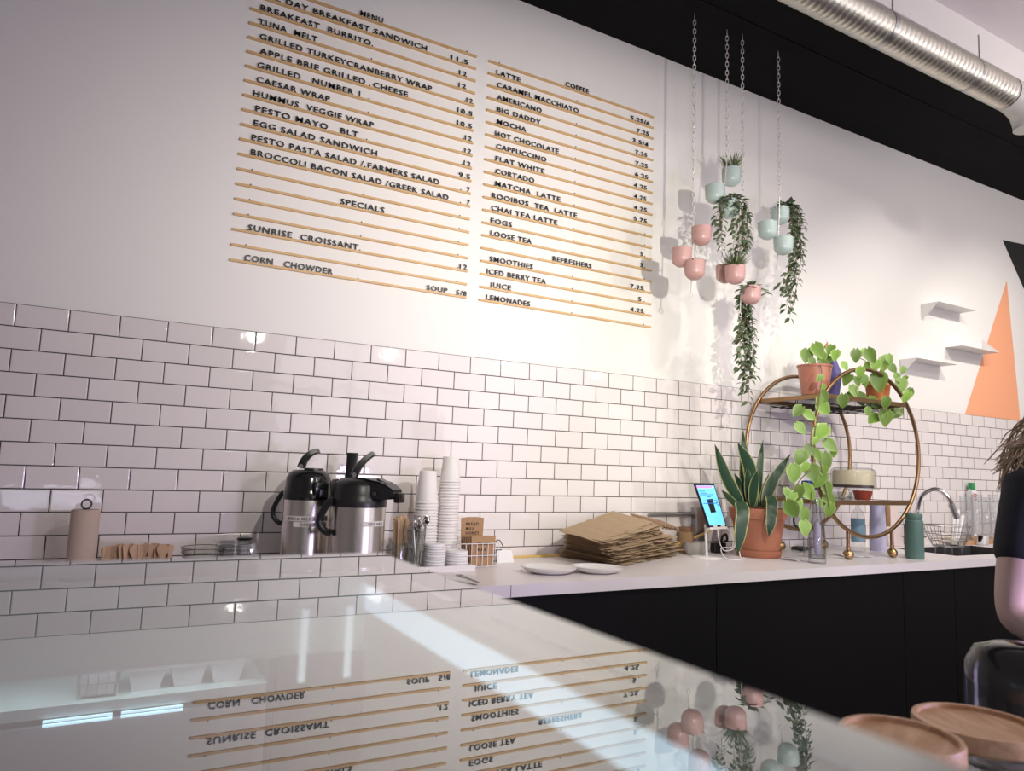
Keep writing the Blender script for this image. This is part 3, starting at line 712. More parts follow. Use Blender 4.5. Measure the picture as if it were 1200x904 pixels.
# sage trio with grass and vine
t, b = planter('sage three-pot planter with a tuft of grass in its top pot', CH[1][0], CH[1][1], zr(1.114), zr(0.714), M_SAGE, [(857, 208.5, -0.325), (838, 228.5, -0.385), (854.5, 246, -0.400)], 2.868)
grass(t, b[0], 150, 0.100, 0.75)
org = Vector((CH[1][0], CH[1][1], zr(0.714)))
def P(*q): return [at(px, py, y) for px, py, y in q]
pa = []
for (xs, ex, ey) in (((850, 846, 843), 841, 284), ((846, 842, 840), 838.5, 262), ((852, 849, 846), 846, 292), ((858, 862, 861), 859, 296), ((861, 868, 869), 866, 302), ((862, 872, 873), 872, 300), ((864, 876, 877), 878.5, 258), ((860, 870, 876), 876, 285), ((858, 866, 866), 863, 306), ((863, 874, 875), 874, 294)):
    pa.append(P((854.5, 238, -0.40), (xs[0], 233+rnd(-3, 4), -0.44), (xs[1], 244+rnd(-4, 3), -0.455), (xs[2], (244+ey)/2, -0.45), (ex, ey, -0.445)))
vines(t, org, b[2], pa, tuft=40)
# lower pink trio with grass and a long vine
t, b = planter('pink three-pot planter hung lowest, with grass and a long vine', CH[2][0], CH[2][1], zr(0.704), zr(0.303), M_PINK, [(861.5, 323, -0.405), (880, 347, -0.400), (850, 322, -0.30)], 2.985)
grass(t, b[0], 150, 0.105, 1.0)
org = Vector((CH[2][0], CH[2][1], zr(0.303)))
pa = []
for k in range(13):
    sx = rnd(866, 884); ex = rnd(862, 886); ey = (470, 452, 440, 430, 418, 405, 460, 445, 412, 425, 395, 436, 400)[k]
    if k == 0: ex = 877
    if k == 6: ex = 872
    pa.append(P((880, 340, -0.40), ((sx+880)/2, 336.5, -0.39+rnd(-.03, .02)), (sx, 350, -0.345), ((sx+ex)/2+rnd(-4, 4), (350+ey)/2, -0.355), (ex, ey, -0.36)))
pa.append(P((880, 340, -0.40), (888, 337, -0.42), (895, 341, -0.42), (901, 345, -0.42)))
vines(t, org, b[1], pa, every=0.019, tuft=26)
# strand down the front of the grass pot
# sage trio, right
t, b = planter('pale sage three-pot planter hanging alone at the right', CH[3][0], CH[3][1], zr(0.988), zr(0.590), M_SAGE, [(914, 254, -0.325), (899.5, 271, -0.385), (918, 289, -0.415)], 3.262)
succulent(t, b[1], 16, 0.022); succulent(t, b[2], 30, 0.026)
org = Vector((CH[3][0], CH[3][1], zr(0.590)))
pa = []
for k in range(11):
    sx = rnd(922, 938); mx = rnd(928, 942); ex = (926, 921, 935, 917, 930, 925, 938, 913, 922, 941, 928)[k]; ey = (372, 362, 300, 345, 330, 352, 275, 335, 340, 268, 360)[k]
    pa.append(P((914, 246, -0.325), (920, 239+rnd(-2, 3), -0.31), (sx, 247, -0.30), ((mx), (247+ey)/2, -0.30), (ex, ey, -0.305)))
vines(t, org, b[0], pa, tuft=18)

# ------------------------------------------------------------------ folded shelves
def folded_shelf(label, x0, x1, z, gz, up):
    t = thing('wall_shelf', label, 'shelf', (x0, 0.008, z), 'folded metal wall shelves')
    L = x1-x0; D = 0.120; tk = 0.0025; h = gz-z
    bm = NB(); bx(bm, 0, L, -D, 0, -tk, 0); ob('top_plate' if not up else 'plate', bm, M_WHITE, t, smooth=False)
    gx = L if up else 0.0
    bm = NB(); prism(bm, [(gx, 0, -tk if not up else 0), (gx, -D, -tk if not up else 0), (gx, 0, h)], (tk if not up else -tk, 0, 0)); ob('gusset', bm, M_WHITE, t, smooth=False)
    bm = NB(); ox = 0 if up else L
    prism(bm, [(gx, 0, h), (gx, 0, 0 if up else -tk), (ox, 0, 0 if up else -tk)], (0, -tk, 0)); ob('back_plate', bm, M_WHITE, t, smooth=False)
folded_shelf('topmost of the three folded white metal shelves on the wall', 5.139, 5.603, zr(0.737), zr(0.620), False)
folded_shelf('folded white shelf with its fin turned up, overlapping the orange triangle', 5.409, 5.875, zr(0.4645), zr(0.578), True)
folded_shelf('lowest folded white metal shelf, partly behind the pothos leaves', 4.876, 5.336, zr(0.321), zr(0.206), False)

# ------------------------------------------------------------------ items on the worktop, left to right
# paper towel roll
c = at(96.5, 640, -0.16)
t = thing('paper_towel_roll', 'unbleached brown paper towel roll standing upright at the far left', 'paper towel', (c.x, -0.16, HC))
hh = at(96.5, 597, -0.16).z-HC
bm = NB(); R = 0.0415
lathe(bm, [(0.02, 0.004), (R, 0.004), (R+.001, 0.01), (R, hh-0.006), (R-0.003, hh-0.001), (0.02, hh), (0.02, 0.004)], n=36); ob('roll', bm, M_TOWEL, t)
bm = NB(); tube(bm, [(0, 0, 0.004), (0, 0, hh+0.004)], 0.004, 8); tube(bm, [(0.014*math.cos(a), 0, hh+0.016+0.015*math.sin(a)) for a in [PI*1.5+2*PI*k/18 for k in range(18)]], 0.0026, 6, closed=True)
ob('holder_loop', bm, M_BLACK, t)
bm = NB(); lathe(bm, [(0, 0), (0.055, 0), (0.055, 0.003), (0, 0.004)], n=28); ob('holder_base', bm, M_BLACK, t)
# wooden paddles standing in a box
a0, a1 = at(115, 656, -0.17), at(199, 656, -0.17)
t = thing('utensil_box', 'low kraft box holding the row of wooden paddles', 'box', ((a0.x+a1.x)/2, -0.17, HC))
bm = NB(); hw = (a1.x-a0.x)/2+0.004; bz = a0.z-HC-0.002; d = 0.028
bx(bm, -hw, hw, -d, d, 0, 0.003); bx(bm, -hw, hw, -d, -d+0.003, 0.003, bz); bx(bm, -hw, hw, d-0.003, d, 0.003, bz); bx(bm, -hw, -hw+0.003, -d+.003, d-.003, 0.003, bz); bx(bm, hw-0.003, hw, -d+.003, d-.003, 0.003, bz)
ob('box_wall', bm, M_KRAFTD, t, smooth=False)
paddle = []
for v in range(3):
    bm = NB(); wd = (0.014, 0.010, 0.019)[v]; Lp = 0.150; pts = []
    out = [(-0.0035, 0), (0.0035, 0), (0.0045, Lp*0.55)] + [(wd*math.cos(a), Lp-wd*1.3+wd*1.3*math.sin(a)) for a in [PI*(-0.15)+PI*1.3*k/10 for k in range(11)]] + [(-0.0045, Lp*0.55)]
    prism(bm, [(x, -0.0009, z) for x, z in out], (0, 0.0018, 0)); me = bpy.data.meshes.new('paddle'); bmesh.ops.recalc_face_normals(bm, faces=bm.faces); bm.to_mesh(me); bm.free(); me.materials.append(M_STICK); paddle.append(me)
NPD = 26
for i in range(NPD):
    o = bpy.data.objects.new('wooden_paddle', paddle[(0, 1, 2, 1)[i % 4] if i < 10 or i > 20 else 1 if i % 3 else 2]); COL.objects.link(o)
    u = i/(NPD-1); x = a0.x+0.006+(a1.x-a0.x-0.012)*u
    hgt = 0.012*math.sin(u*PI)+rnd(-0.006, 0.004)
    o.location = (x, -0.17+rnd(-0.016, 0.016), HC+0.004); o.rotation_euler = (rnd(-0.05, 0.05), rnd(-0.05, 0.16)+0.05*(u-0.4), rnd(-0.5, 0.5)); o.scale = (1, 1, (at(150, 638, -0.17).z-HC)/0.150*(0.93+hgt*4))
    tag(o, '%s wooden paddle from the left in the row beside the paper towel roll' % ORD[i], 'utensil', 'wooden paddles in the kraft box')
# glass dish with wire rim
c = at(238.5, 648, -0.17)
t = thing('glass_dish', 'shallow clear glass dish with a thin dark rim beside the paddles', 'dish', (c.x, -0.17, HC))
rimz = at(238.5, 641.5, -0.17).z-HC
bm = NB(); lathe(bm, [(0, 0), (0.045, 0), (0.066, rimz*0.6), (0.073, rimz), (0.070, rimz), (0.062, rimz*0.6), (0.042, 0.004), (0, 0.004)], n=40); ob('bowl', bm, M_GLASS, t)
for q, rr in ((rimz, 0.0735), (rimz-0.016, 0.071), (rimz-0.030, 0.068)):
    bm = NB(); tube(bm, [(rr*math.cos(2*PI*k/40), rr*math.sin(2*PI*k/40), q) for k in range(40)], 0.0014, 6, closed=True); ob('rim_wire', bm, pmat('bronze_wire', (0.20, 0.15, 0.11), 0.4, 0.7), t)
# dark lids in a clear tub
c = at(276, 645, -0.15); top = at(276, 634, -0.15).z-HC
t = thing('clear_tub', 'clear plastic tub right of the glass dish, full of stacked black lids', 'tub', (c.x, -0.15, HC))
bm = NB(); box(bm, (0, 0, top*0.5), (0.125, 0.10, top*0.96), 0.012); ob('tub_shell', bm, M_CLEAR, t)
bm = NB(); tube(bm, [(-0.065, -0.052, top-0.004), (0.03, -0.052, top-0.004), (0.03, 0.052, top-0.004), (-0.065, 0.052, top-0.004)], 0.0028, 6, closed=True); ob('tub_rim', bm, M_CLEAR, t)
k = 0
for ix in range(2):
    for iz in range(5):
        bm = NB(); R = 0.026
        lathe(bm, [(0, 0), (R, 0), (R+.001, 0.004), (R-.003, 0.009), (R-.008, 0.008), (0, 0.007)], n=24)
        zz = HC+top-0.006-(4-iz)*0.013 + (0.008 if ix else -0.004)
        o = ob('black_lid', bm, M_BLACKG if (iz+ix) % 3 else pmat('dark_brown_lid', (0.05, 0.025, 0.022), 0.3), None, (c.x-0.030+ix*0.058, -0.15, zz))
        tag(o, '%s black lid from the bottom of the %s pile in the clear tub' % (ORD[iz], ('left', 'right')[ix]), 'cup', 'black lids in the clear tub')

# airpots
def airpot(label, px, y, wpx, zlid0, zlid1, big, lever_px, texts, handle_side=-1, flat=False):
    q = at(px, 610, y); x = q.x
    R = wpx/ (FPX/((q-CAM).dot(FWD)))/2
    t = thing('airpot', label, 'airpot', (x, y, HC), 'steel pump airpots')
    zb = at(px, zlid0, y).z-HC; zt = at(px, zlid1, y).z-HC
    bm = NB(); lathe(bm, [(0, 0.0), (R*0.98, 0), (R, 0.006), (R, 0.02), (R*0.995, 0.022), (R*0.995, zb-0.012), (R*0.97, zb-0.004), (R*0.93, zb), (0, zb)], n=48); ob('steel_body', bm, M_STEEL, t)
    bm = NB(); lathe(bm, [(R*1.01, 0.0005), (R*1.015, 0.02), (R, 0.022), (R*0.95, 0.0005)], n=48, closed=True); ob('base_ring', bm, M_BLACK, t)
    toR = RIGHT.copy(); toR.z = 0; toR.normalize(); fw = FWD.copy(); fw.z = 0; fw.normalize()
    hL = zt-zb
    bm = NB()
    lathe(bm, [(R*0.96, zb-0.016), (R*1.02, zb-0.012), (R*1.03, zb+0.008), (R*1.0, zb+0.014), (R*0.96, zb+hL*0.35), (R*0.93, zb+hL*0.7), (R*0.84, zt-0.012), (R*0.66, zt), (0, zt)], n=48)
    ob('pump_lid', bm, M_BLACKG if not big else M_BLACK, t)
    # spout block pointing to the picture's right / viewer
    sd = (toR*(0.95 if big else 0.75) - fw*(0.35 if big else 0.75)).normalized()
    bm = NB(); ang = math.atan2(sd.y, sd.x); Mz = Matrix.Rotation(ang, 3, 'Z')
    if big:
        prof = [(0.0, zb+0.012), (R*1.25, zb+0.016), (R*1.62, zb+hL*0.22), (R*1.66, zb+hL*0.55), (R*1.2, zb+hL*0.88), (R*0.3, zt+0.006), (0.0, zt+0.004)]
        hw = R*0.62
        ptsA = [Mz @ Vector((a, -hw*(1-0.35*max(0, a/R-0.6)), b2)) for a, b2 in prof]; ptsB = [Mz @ Vector((a, hw*(1-0.35*max(0, a/R-0.6)), b2)) for a, b2 in prof]
        A = [bm.verts.new(p) for p in ptsA]; B2 = [bm.verts.new(p) for p in ptsB]; n = len(A)
        bm.faces.new(A); bm.faces.new(B2[::-1])
        for i in range(n): bm.faces.new((A[i], A[(i+1) % n], B2[(i+1) % n], B2[i]))
        bmesh.ops.bevel(bm, geom=list(bm.edges), offset=0.008, segments=2, affect='EDGES')
        o = ob('spout_head', bm, M_BLACK, t)
        bm = NB(); box(bm, Mz @ Vector((R*1.68, 0, zb+hL*0.28)), (R*0.22, R*0.5, hL*0.42), 0.006, Mz); ob('nozzle', bm, M_BLACKG, t)
        bm = NB(); box(bm, Mz @ Vector((R*1.02, 0, zb+hL*0.92)), (R*0.42, R*0.42, 0.006), 0.002, Mz @ Matrix.Rotation(math.radians(24), 3, 'Y')); ob('top_inset', bm, M_BLACKG, t)
        bm = NB(); lathe(bm, [(0, 0), (0.007, 0), (0.007, 0.004), (0, 0.005)], Mz @ Vector((R*1.0, -hw*0.93, zb+hL*0.42)), 16, rot=(PI/2, 0, ang)); ob('button', bm, M_DGREY, t)
    else:
        box(bm, Mz @ Vector((R*0.98, 0, zb+hL*0.30)), (R*0.45, R*0.62, hL*0.5), 0.008, Mz); o = ob('spout_head', bm, M_BLACKG, t)
        bm = NB(); box(bm, Mz @ Vector((R*1.18, 0, zb+hL*0.14)), (R*0.28, R*0.36, hL*0.3), 0.005, Mz); ob('nozzle', bm, M_BLACK, t)
        bm = NB(); lathe(bm, [(0, zt), (R*0.42, zt), (R*0.40, zt+0.007), (0, zt+0.008)], tuple(toR*R*0.2), 28); ob('lock_dial', bm, M_BLACK, t)
    # lever: sits on a chrome pivot and sweeps up
    o3 = Vector((x, y, HC)); lp = [at(a, b2, y)-o3 for a, b2 in lever_px]
    bm = NB(); sp = spline(lp, 8); k = len(sp)
    for i, p in enumerate(sp): pass
    wv = (toR*1.0) if flat else (fw*1.0)
    verts = []
    for i, p in enumerate(sp):
        tdir = (sp[min(i+1, k-1)]-sp[max(i-1, 0)]).normalized(); nn = tdir.cross(wv).normalized()
        hw = 0.017+0.004*i/k; th = 0.0125-0.004*i/k
        verts.append([bm.verts.new(p+wv*a*hw+nn*b2*th) for a, b2 in ((-1, -0.7), (-0.7, -1), (0.7, -1), (1, -0.7), (1, 0.7), (0.7, 1), (-0.7, 1), (-1, 0.7))])
    for i in range(k-1):
        for j in range(8): bm.faces.new((verts[i][j], verts[i][(j+1) % 8], verts[i+1][(j+1) % 8], verts[i+1][j]))
    bm.faces.new(verts[0][::-1]); bm.faces.new(verts[-1]); lv = ob('lever', bm, M_BLACK, t)
    bm = NB(); pv = lp[0]; lathe(bm, [(0, -0.02), (0.008, -0.02), (0.008, 0.02), (0, 0.02)], tuple(pv+Vector((0.004, 0, 0.004))), 14, rot=(PI/2, 0, math.atan2(fw.y, fw.x)-PI/2)); ob('pivot', bm, M_CHROME, lv)
    # carrying handle on the side
    sdv = toR*handle_side
    hp = [sdv*(R*1.0)+Vector((0, 0, zb+0.006)), sdv*(R*1.14)+Vector((0, 0, zb+0.002)), sdv*(R*1.42)+Vector((0, 0, zb-0.045)), sdv*(R*1.44)+Vector((0, 0, zb-0.075)), sdv*(R*1.20)+Vector((0, 0, zb-0.098)), sdv*(R*1.02)+Vector((0, 0, zb-0.10))]
    if big: hp = [p - fw*R*0.75 - sdv*R*0.25 for p in hp]
    bm = NB(); tube(bm, spline(hp, 8), 0.0085 if not big else 0.012, 10); ob('carry_handle', bm, M_BLACK, t)
    # printed labels wrapped on the steel
    for (txt, p0, p1, py0, py1, tx0, tx1) in texts:
        bm = NB(); uvw = []
        def onc(px_, py_, rr):
            d = ray(px_, py_); O = CAM-Vector((x, y, HC)); a_ = d.x**2+d.y**2; b_ = 2*(O.x*d.x+O.y*d.y); c_ = O.x**2+O.y**2-rr*rr
            dd = b_*b_-4*a_*c_
            if dd < 0: dd = 0
            return O+d*((-b_-math.sqrt(dd))/(2*a_))
        g = [[onc(p0+(p1-p0)*i/10, py0+(py1-py0)*j, R+0.0012) for i in range(11)] for j in (0, 1)]
        zt_, zb_ = g[0][5].z, g[1][5].z
        V = [[bm.verts.new((v.x, v.y, zt_ if j == 0 else zb_)) for v in row] for j, row in enumerate(g)]
        for i in range(10): bm.faces.new((V[0][i], V[0][i+1], V[1][i+1], V[1][i]))
        lb = ob('name_label', bm, M_PAPERW, t)
        # letters follow the curve
        an = [math.atan2(onc(px_, (py0+py1)/2, R+0.0016).y, onc(px_, (py0+py1)/2, R+0.0016).x) for px_ in (tx0, tx1)]
        if an[1] < an[0]: an[1] += 2*PI
        tb = text_bm(txt, 0, 1, (zt_-zb_)*0.62, 0.0004, 0.004)
        for v in tb.verts:
            aa = an[0]+(an[1]-an[0])*v.co.x; rr = R+0.0016-v.co.y; v.co = Vector((math.cos(aa)*rr, math.sin(aa)*rr, zb_+(zt_-zb_)*0.2+v.co.z))
        ob('lettering', tb, M_INK, lb, smooth=False)
    return t
airpot('slim steel airpot with a two-line label, left of the other airpots', 358.5, -0.25, 54, 581, 551, False, [(353, 548), (357, 539), (364, 532), (373, 528.5)],
       [('BREAD MILK AND HO', 335, 383.5, 605.5, 611.5, 337.5, 383), ('DARK ROAST', 343.5, 382.5, 612.5, 618, 351, 381)])
airpot('wide steel airpot in front with a big black pump head', 419, -0.40, 64, 589, 561, True, [(415, 558), (420, 548), (428, 539), (438, 531.5)],
       [('HDY HAUS', 425, 449, 611.5, 617.5, 432, 448)])
airpot('grey-lidded airpot mostly hidden behind the other two', 400.5, -0.13, 40, 584, 562, False, [(410, 566), (411, 556), (412, 546), (413.5, 531)], [], 1, True)

# paper cup stacks (upside down, each cup its own object)
def cup_mesh(h, rb, rt):
    bm = NB(); lathe(bm, [(rt+0.0034, 0.0005), (rt+0.0038, 0.0024), (rt+0.0032, 0.0044), (rt+0.0006, 0.0050), (rb+0.0002, h-0.002), (rb-0.0015, h), (rb-0.003, h), (rb-0.003, h-0.007), (0, h-0.007)], n=36)
    me = bpy.data.meshes.new('paper_cup'); bmesh.ops.recalc_face_normals(bm, faces=bm.faces); bm.to_mesh(me); bm.free(); me.materials.append(M_PAPERW)
    for p in me.polygons: p.use_smooth = True
    me.set_sharp_from_angle(angle=math.radians(50)); return me
def cup_stack(px, y, ptop, prim, pbase, rb, rt, nm, xs=0.0):
    x = at(px, (prim+ptop)/2, y).x; zt_ = at(px, ptop, y).z; zr_ = at(px, prim, y).z; h = zt_-zr_; me = cup_mesh(h, rb, rt)
    pitch = 0.0118; n = int((zr_-HC-0.001)/pitch)+1; pitch = (zr_-HC-0.001)/(n-1)
    for i in range(n):
        o = bpy.data.objects.new('paper_cup', me); COL.objects.link(o)
        o.location = (x+rnd(-.001, .001)+xs*i/n, y+rnd(-.001, .001), zr_-pitch*i)
        tag(o, ('top white paper cup of the %s, its whole side showing' % nm) if i == 0 else 'white paper cup, %s from the top of the %s' % (ORD[i], nm), 'cup', 'paper cups in the %s' % nm)
cup_stack(501, -0.15, 552, 590, 655, 0.0335, 0.0455, 'shorter upside-down stack')
cup_stack(528, -0.15, 535.5, 565, 640, 0.0325, 0.0415, 'taller upside-down stack', -0.008)
# white tray and lids
TZ = HC
c = at(526, 663, -0.30); 
t = thing('tray', 'low white tray under the two lid piles', 'tray', (c.x-0.03, -0.285, HC)); trx = c.x-0.03
bm = NB(); hw, hd = 0.125, 0.055
bx(bm, -hw, hw, -hd, hd, 0, 0.004)
for (x0, x1, y0, y1) in ((-hw, hw, -hd, -hd+.004), (-hw, hw, hd-.004, hd), (-hw, -hw+.004, -hd+.004, hd-.004), (hw-.004, hw, -hd+.004, hd-.004)): bx(bm, x0, x1, y0, y1, 0.004, 0.022)
ob('tray_body', bm, M_CERAM, t, smooth=False)
def lid_mesh(r):
    bm = NB(); lathe(bm, [(r, 0.0), (r+0.0012, 0.003), (r, 0.0075), (r-0.003, 0.0085), (r-0.005, 0.0115), (r-0.008, 0.0115), (r-0.010, 0.008), (0, 0.0085)], n=36)
    me = bpy.data.meshes.new('cup_lid'); bmesh.ops.recalc_face_normals(bm, faces=bm.faces); bm.to_mesh(me); bm.free(); me.materials.append(M_LID)
    for p in me.polygons: p.use_smooth = True
    return me
for px, y, r, ptop, nm in ((509, -0.285, 0.0430, 635.5, 'left lid pile'), (535.5, -0.280, 0.0435, 643.5, 'right lid pile')):
    q = at(px, 650, y); zt_ = at(px, ptop, y).z; me = lid_mesh(r); n = int((zt_-HC-0.004)/0.0098); 
    for i in range(n):
        o = bpy.data.objects.new('cup_lid', me); COL.objects.link(o); o.location = (q.x+rnd(-.0012, .0012), y+rnd(-.0012, .0012), HC+0.0045+i*0.0098)
        tag(o, 'white cup lid, %s from the bottom of the %s on the tray' % (ORD[i], nm), 'lid', 'lids in the %s' % nm)
# spoon jar
c = at(487, 655, -0.30); jx = c.x
t = thing('glass_jar', 'clear glass jar full of spoons in front of the cup stacks', 'jar', (jx, -0.30, HC)); jt = at(487, 622, -0.30).z-HC
bm = NB(); lathe(bm, [(0, 0), (0.026, 0), (0.030, 0.006), (0.033, jt), (0.0345, jt), (0.0345, jt-0.003), (0.031, 0.012), (0, 0.010)], n=32); ob('jar_glass', bm, M_GLASS, t)
for i in range(11):
    bm = NB(); a = i*2*PI/11; L = 0.150+rnd(0, 0.02)
    tube(bm, [(0, 0, 0), (0, 0, L*0.5), (0, 0, L)], [0.0016, 0.0022, 0.0030], 6)
    lathe(bm, [(0, -0.021), (0.009, -0.013), (0.013, 0), (0.009, 0.016), (0, 0.021)], (0, 0, L+0.012), 12, sx=1.0, sy=0.25)
    o = ob('spoon', bm, M_CHROME if i % 3 else M_STEEL, None, (jx+0.015*math.cos(a), -0.30+0.015*math.sin(a), HC+0.013))
    o.rotation_euler = (-math.sin(a)*0.11, math.cos(a)*0.13 if i != 2 else 0.33, a)
    tag(o, '%s steel spoon, counting clockwise, standing in the clear glass jar' % ORD[i], 'spoon', 'spoons in the glass jar')
# stirrers behind, in a glass
c = at(468, 650, -0.22); sxx = c.x
t = thing('glass_tumbler', 'clear tumbler of wooden stirrers between the airpot and spoon jar', 'glass', (sxx, -0.22, HC))
bm = NB(); lathe(bm, [(0, 0), (0.027, 0), (0.032, 0.10), (0.030, 0.10), (0.025, 0.006), (0, 0.006)], n=28); ob('tumbler_glass', bm, M_GLASS, t)
for i in range(24):
    bm = NB(); L = at(468, 606, -0.22).z-HC-0.012+rnd(-0.01, 0.012); box(bm, (0, 0, L/2), (0.009, 0.0024, L), 0.0006)
    a = i*2.4; r = 0.016*math.sqrt((i+0.5)/24); o = ob('wooden_stirrer', bm, M_STICK, None, (sxx+r*math.cos(a), -0.22+r*math.sin(a), HC+0.0065)); o.rotation_euler = (-math.sin(a)*0.07, math.cos(a)*0.08, rnd(-0.7, 0.7))
    tag(o, 'wooden stirrer in the bundle standing in the tumbler behind the spoons', 'stirrer', 'wooden stirrers in the tumbler')
# clear bowl at the corner of the case
c = at(466, 646, -0.42)
t = thing('glass_bowl', 'clear glass jar peeking over the display case corner by the stirrers', 'bowl', (c.x, -0.42, HC)); h = at(466, 637.5, -0.42).z-HC
bm = NB(); lathe(bm, [(0, 0), (0.035, 0), (0.043, 0.01), (0.043, h-0.01), (0.040, h), (0.036, h), (0.039, h-0.012), (0.039, 0.012), (0, 0.005)], n=32); ob('bowl_glass', bm, M_GLASS, t)
# kraft sleeves in a wire basket
c0, c1 = at(551, 662, -0.25), at(580, 662, -0.25); bxm = (c0.x+c1.x)/2; bw = c1.x-c0.x
t = thing('wire_basket', 'white wire basket holding kraft sleeves right of the cup stacks', 'basket', (bxm-0.02, -0.215, HC))
bm = NB(); zt_ = at(566, 637, -0.25).z-HC; hw = bw/2+0.03; hd = 0.045
for z in (0.004, zt_*0.5, zt_): tube(bm, [(-hw, -hd, z), (hw, -hd, z), (hw, hd, z), (-hw, hd, z)], 0.0016, 6, closed=True)
for k in range(8):
    x = -hw+2*hw*k/7; tube(bm, [(x, hd, zt_), (x, hd, 0.004), (x, -hd, 0.004), (x, -hd, zt_)], 0.0013, 5)
for k in range(4):
    y = -hd+2*hd*k/3
    for sg in (-1, 1): tube(bm, [(sg*hw, y, 0.004), (sg*hw, y, zt_)], 0.0013, 5)
ob('wire_frame', bm, M_LID, t)
def sleeve(x, y, z0, w_, h_, label, text=None, lean=0.0, rz=0.0):
    t = thing('kraft_sleeve', label, 'cup sleeve', (x, y, z0), 'kraft sleeves in the wire basket', rz)
    bm = NB(); bt = w_*0.44
    prism(bm, [(-bt, -0.003, 0), (bt, -0.003, 0), (w_/2, -0.003-lean, h_), (w_*0.2, -0.003-lean, h_*1.02), (-w_*0.2, -0.003-lean, h_*1.02), (-w_/2, -0.003-lean, h_)], (0, 0.006, 0)); ob('card', bm, M_KRAFTD, t, smooth=False)
    if text:
        n = len(text)
        for i, s_ in enumerate(text):
            bm = text_bm(s_, -w_*0.26, w_*(0.26 if i != 1 else 0.10), h_*0.11, 0.0006, 0.01)
            bmesh.ops.translate(bm, verts=bm.verts, vec=(0, -0.0036-lean*(0.72-i*0.2), h_*(0.70-i*0.20))); ob('lettering', bm, M_INK, t, smooth=False)
TX = ('BREAD', 'MILK &', 'HONEY')
q0, q1 = at(539, 628, -0.17), at(565, 628, -0.17); zt_ = at(552, 607, -0.17).z
sleeve((q0.x+q1.x)/2, -0.178, HC+0.006, q1.x-q0.x, zt_-HC-0.006, 'tall kraft sleeve at the back of the wire basket, lettered on its upper half', None, 0)
bpy.context.view_layer.update()
tall = [o for o in COL.objects if o.name == 'kraft_sleeve'][0]
for i, s_ in enumerate(TX):
    hz = zt_-HC-0.006; ww = q1.x-q0.x
    bm = text_bm(s_, -ww*0.30, ww*(0.26, 0.05, 0.30)[i], 0.0125, 0.0006, 0.01); bmesh.ops.translate(bm, verts=bm.verts, vec=(0, -0.0036, hz-0.030-i*0.0185)); ob('lettering', bm, M_INK, tall, smooth=False)
for k in range(5):
    y = -0.247+0.0115*k; f = 1-k*0.02
    top = at(566, 628.5, y).z-HC-0.006
    sleeve(bxm-0.004*k, y, HC+0.006, bw*0.98, top*0.995, ('front kraft sleeve in the wire basket, lettered, facing out', 'second kraft sleeve from the front in the wire basket', 'third kraft sleeve from the front in the wire basket', 'fourth kraft sleeve from the front in the wire basket', 'fifth kraft sleeve from the front, just before the tall one')[k], TX if k == 0 else None)
# binder clip and card at the right of the basket
c = at(592, 652, -0.16)
t = thing('price_card', 'small white folded card propped right of the wire basket', 'card', (c.x, -0.16, HC))
bm = NB(); prism(bm, [(-0.04, 0, 0), (0.045, 0, 0), (0.040, 0.02, 0.05), (-0.03, 0.02, 0.05)], (0, 0.0015, 0)); prism(bm, [(-0.03, 0.02, 0.05), (0.040, 0.02, 0.05), (0.045, 0.045, 0), (-0.04, 0.045, 0)], (0, 0.0015, 0)); ob('card', bm, M_LID, t, smooth=False)
c = at(586, 645, -0.12)
t = thing('binder_clip', 'black clip standing between the wire basket and the white card', 'clip', (c.x-0.01, -0.105, HC))
bm = NB(); prism(bm, [(-0.025, -0.014, 0), (-0.025, 0.014, 0), (-0.025, 0.002, 0.05), (-0.025, -0.002, 0.05)], (0.05, 0, 0)); ob('clip_body', bm, M_BLACK, t, smooth=False)
bm = NB(); tube(bm, spline([(-0.012, 0, 0.05), (-0.006, -0.004, 0.085), (0.012, -0.006, 0.088), (0.030, -0.004, 0.062)], 6), 0.002, 6); ob('clip_handle', bm, M_BLACK, t)
# fork and knife
def cutlery(nm, label, p, q, fork):
    P0, P1 = atz(*p, HC+0.004), atz(*q, HC+0.004); d = P1-P0; L = d.length
    bm = NB()
    if fork:
        prism(bm, [(0, -0.003, 0), (L*0.62, -0.0022, 0), (L*0.70, -0.010, 0), (L*0.76, -0.011, 0), (L*0.76, 0.011, 0), (L*0.70, 0.010, 0), (L*0.62, 0.0022, 0), (0, 0.003, 0)], (0, 0, 0.0025))
        for k in range(4): bx(bm, L*0.76, L, -0.0105+k*0.006, -0.0075+k*0.006, 0, 0.0022)
    else:
        prism(bm, [(0, -0.005, 0), (L*0.45, -0.004, 0), (L*0.48, -0.008, 0), (L*0.92, -0.008, 0), (L, 0.004, 0), (L*0.48, 0.005, 0), (0, 0.005, 0)], (0, 0, 0.003))
    o = ob(nm, bm, pmat('cutlery_steel', (0.32, 0.31, 0.30), 0.3, 0.9), None, (P0.x, P0.y, HC+0.0008), smooth=False); o.rotation_euler = (0, 0, math.atan2(d.y, d.x)); tag(o, label, 'cutlery')
cutlery('fork', 'steel fork lying on the worktop near the case corner', (561, 682), (537, 673), True)
cutlery('table_knife', 'steel knife lying beside the fork near the case corner', (558, 685), (522, 678), False)

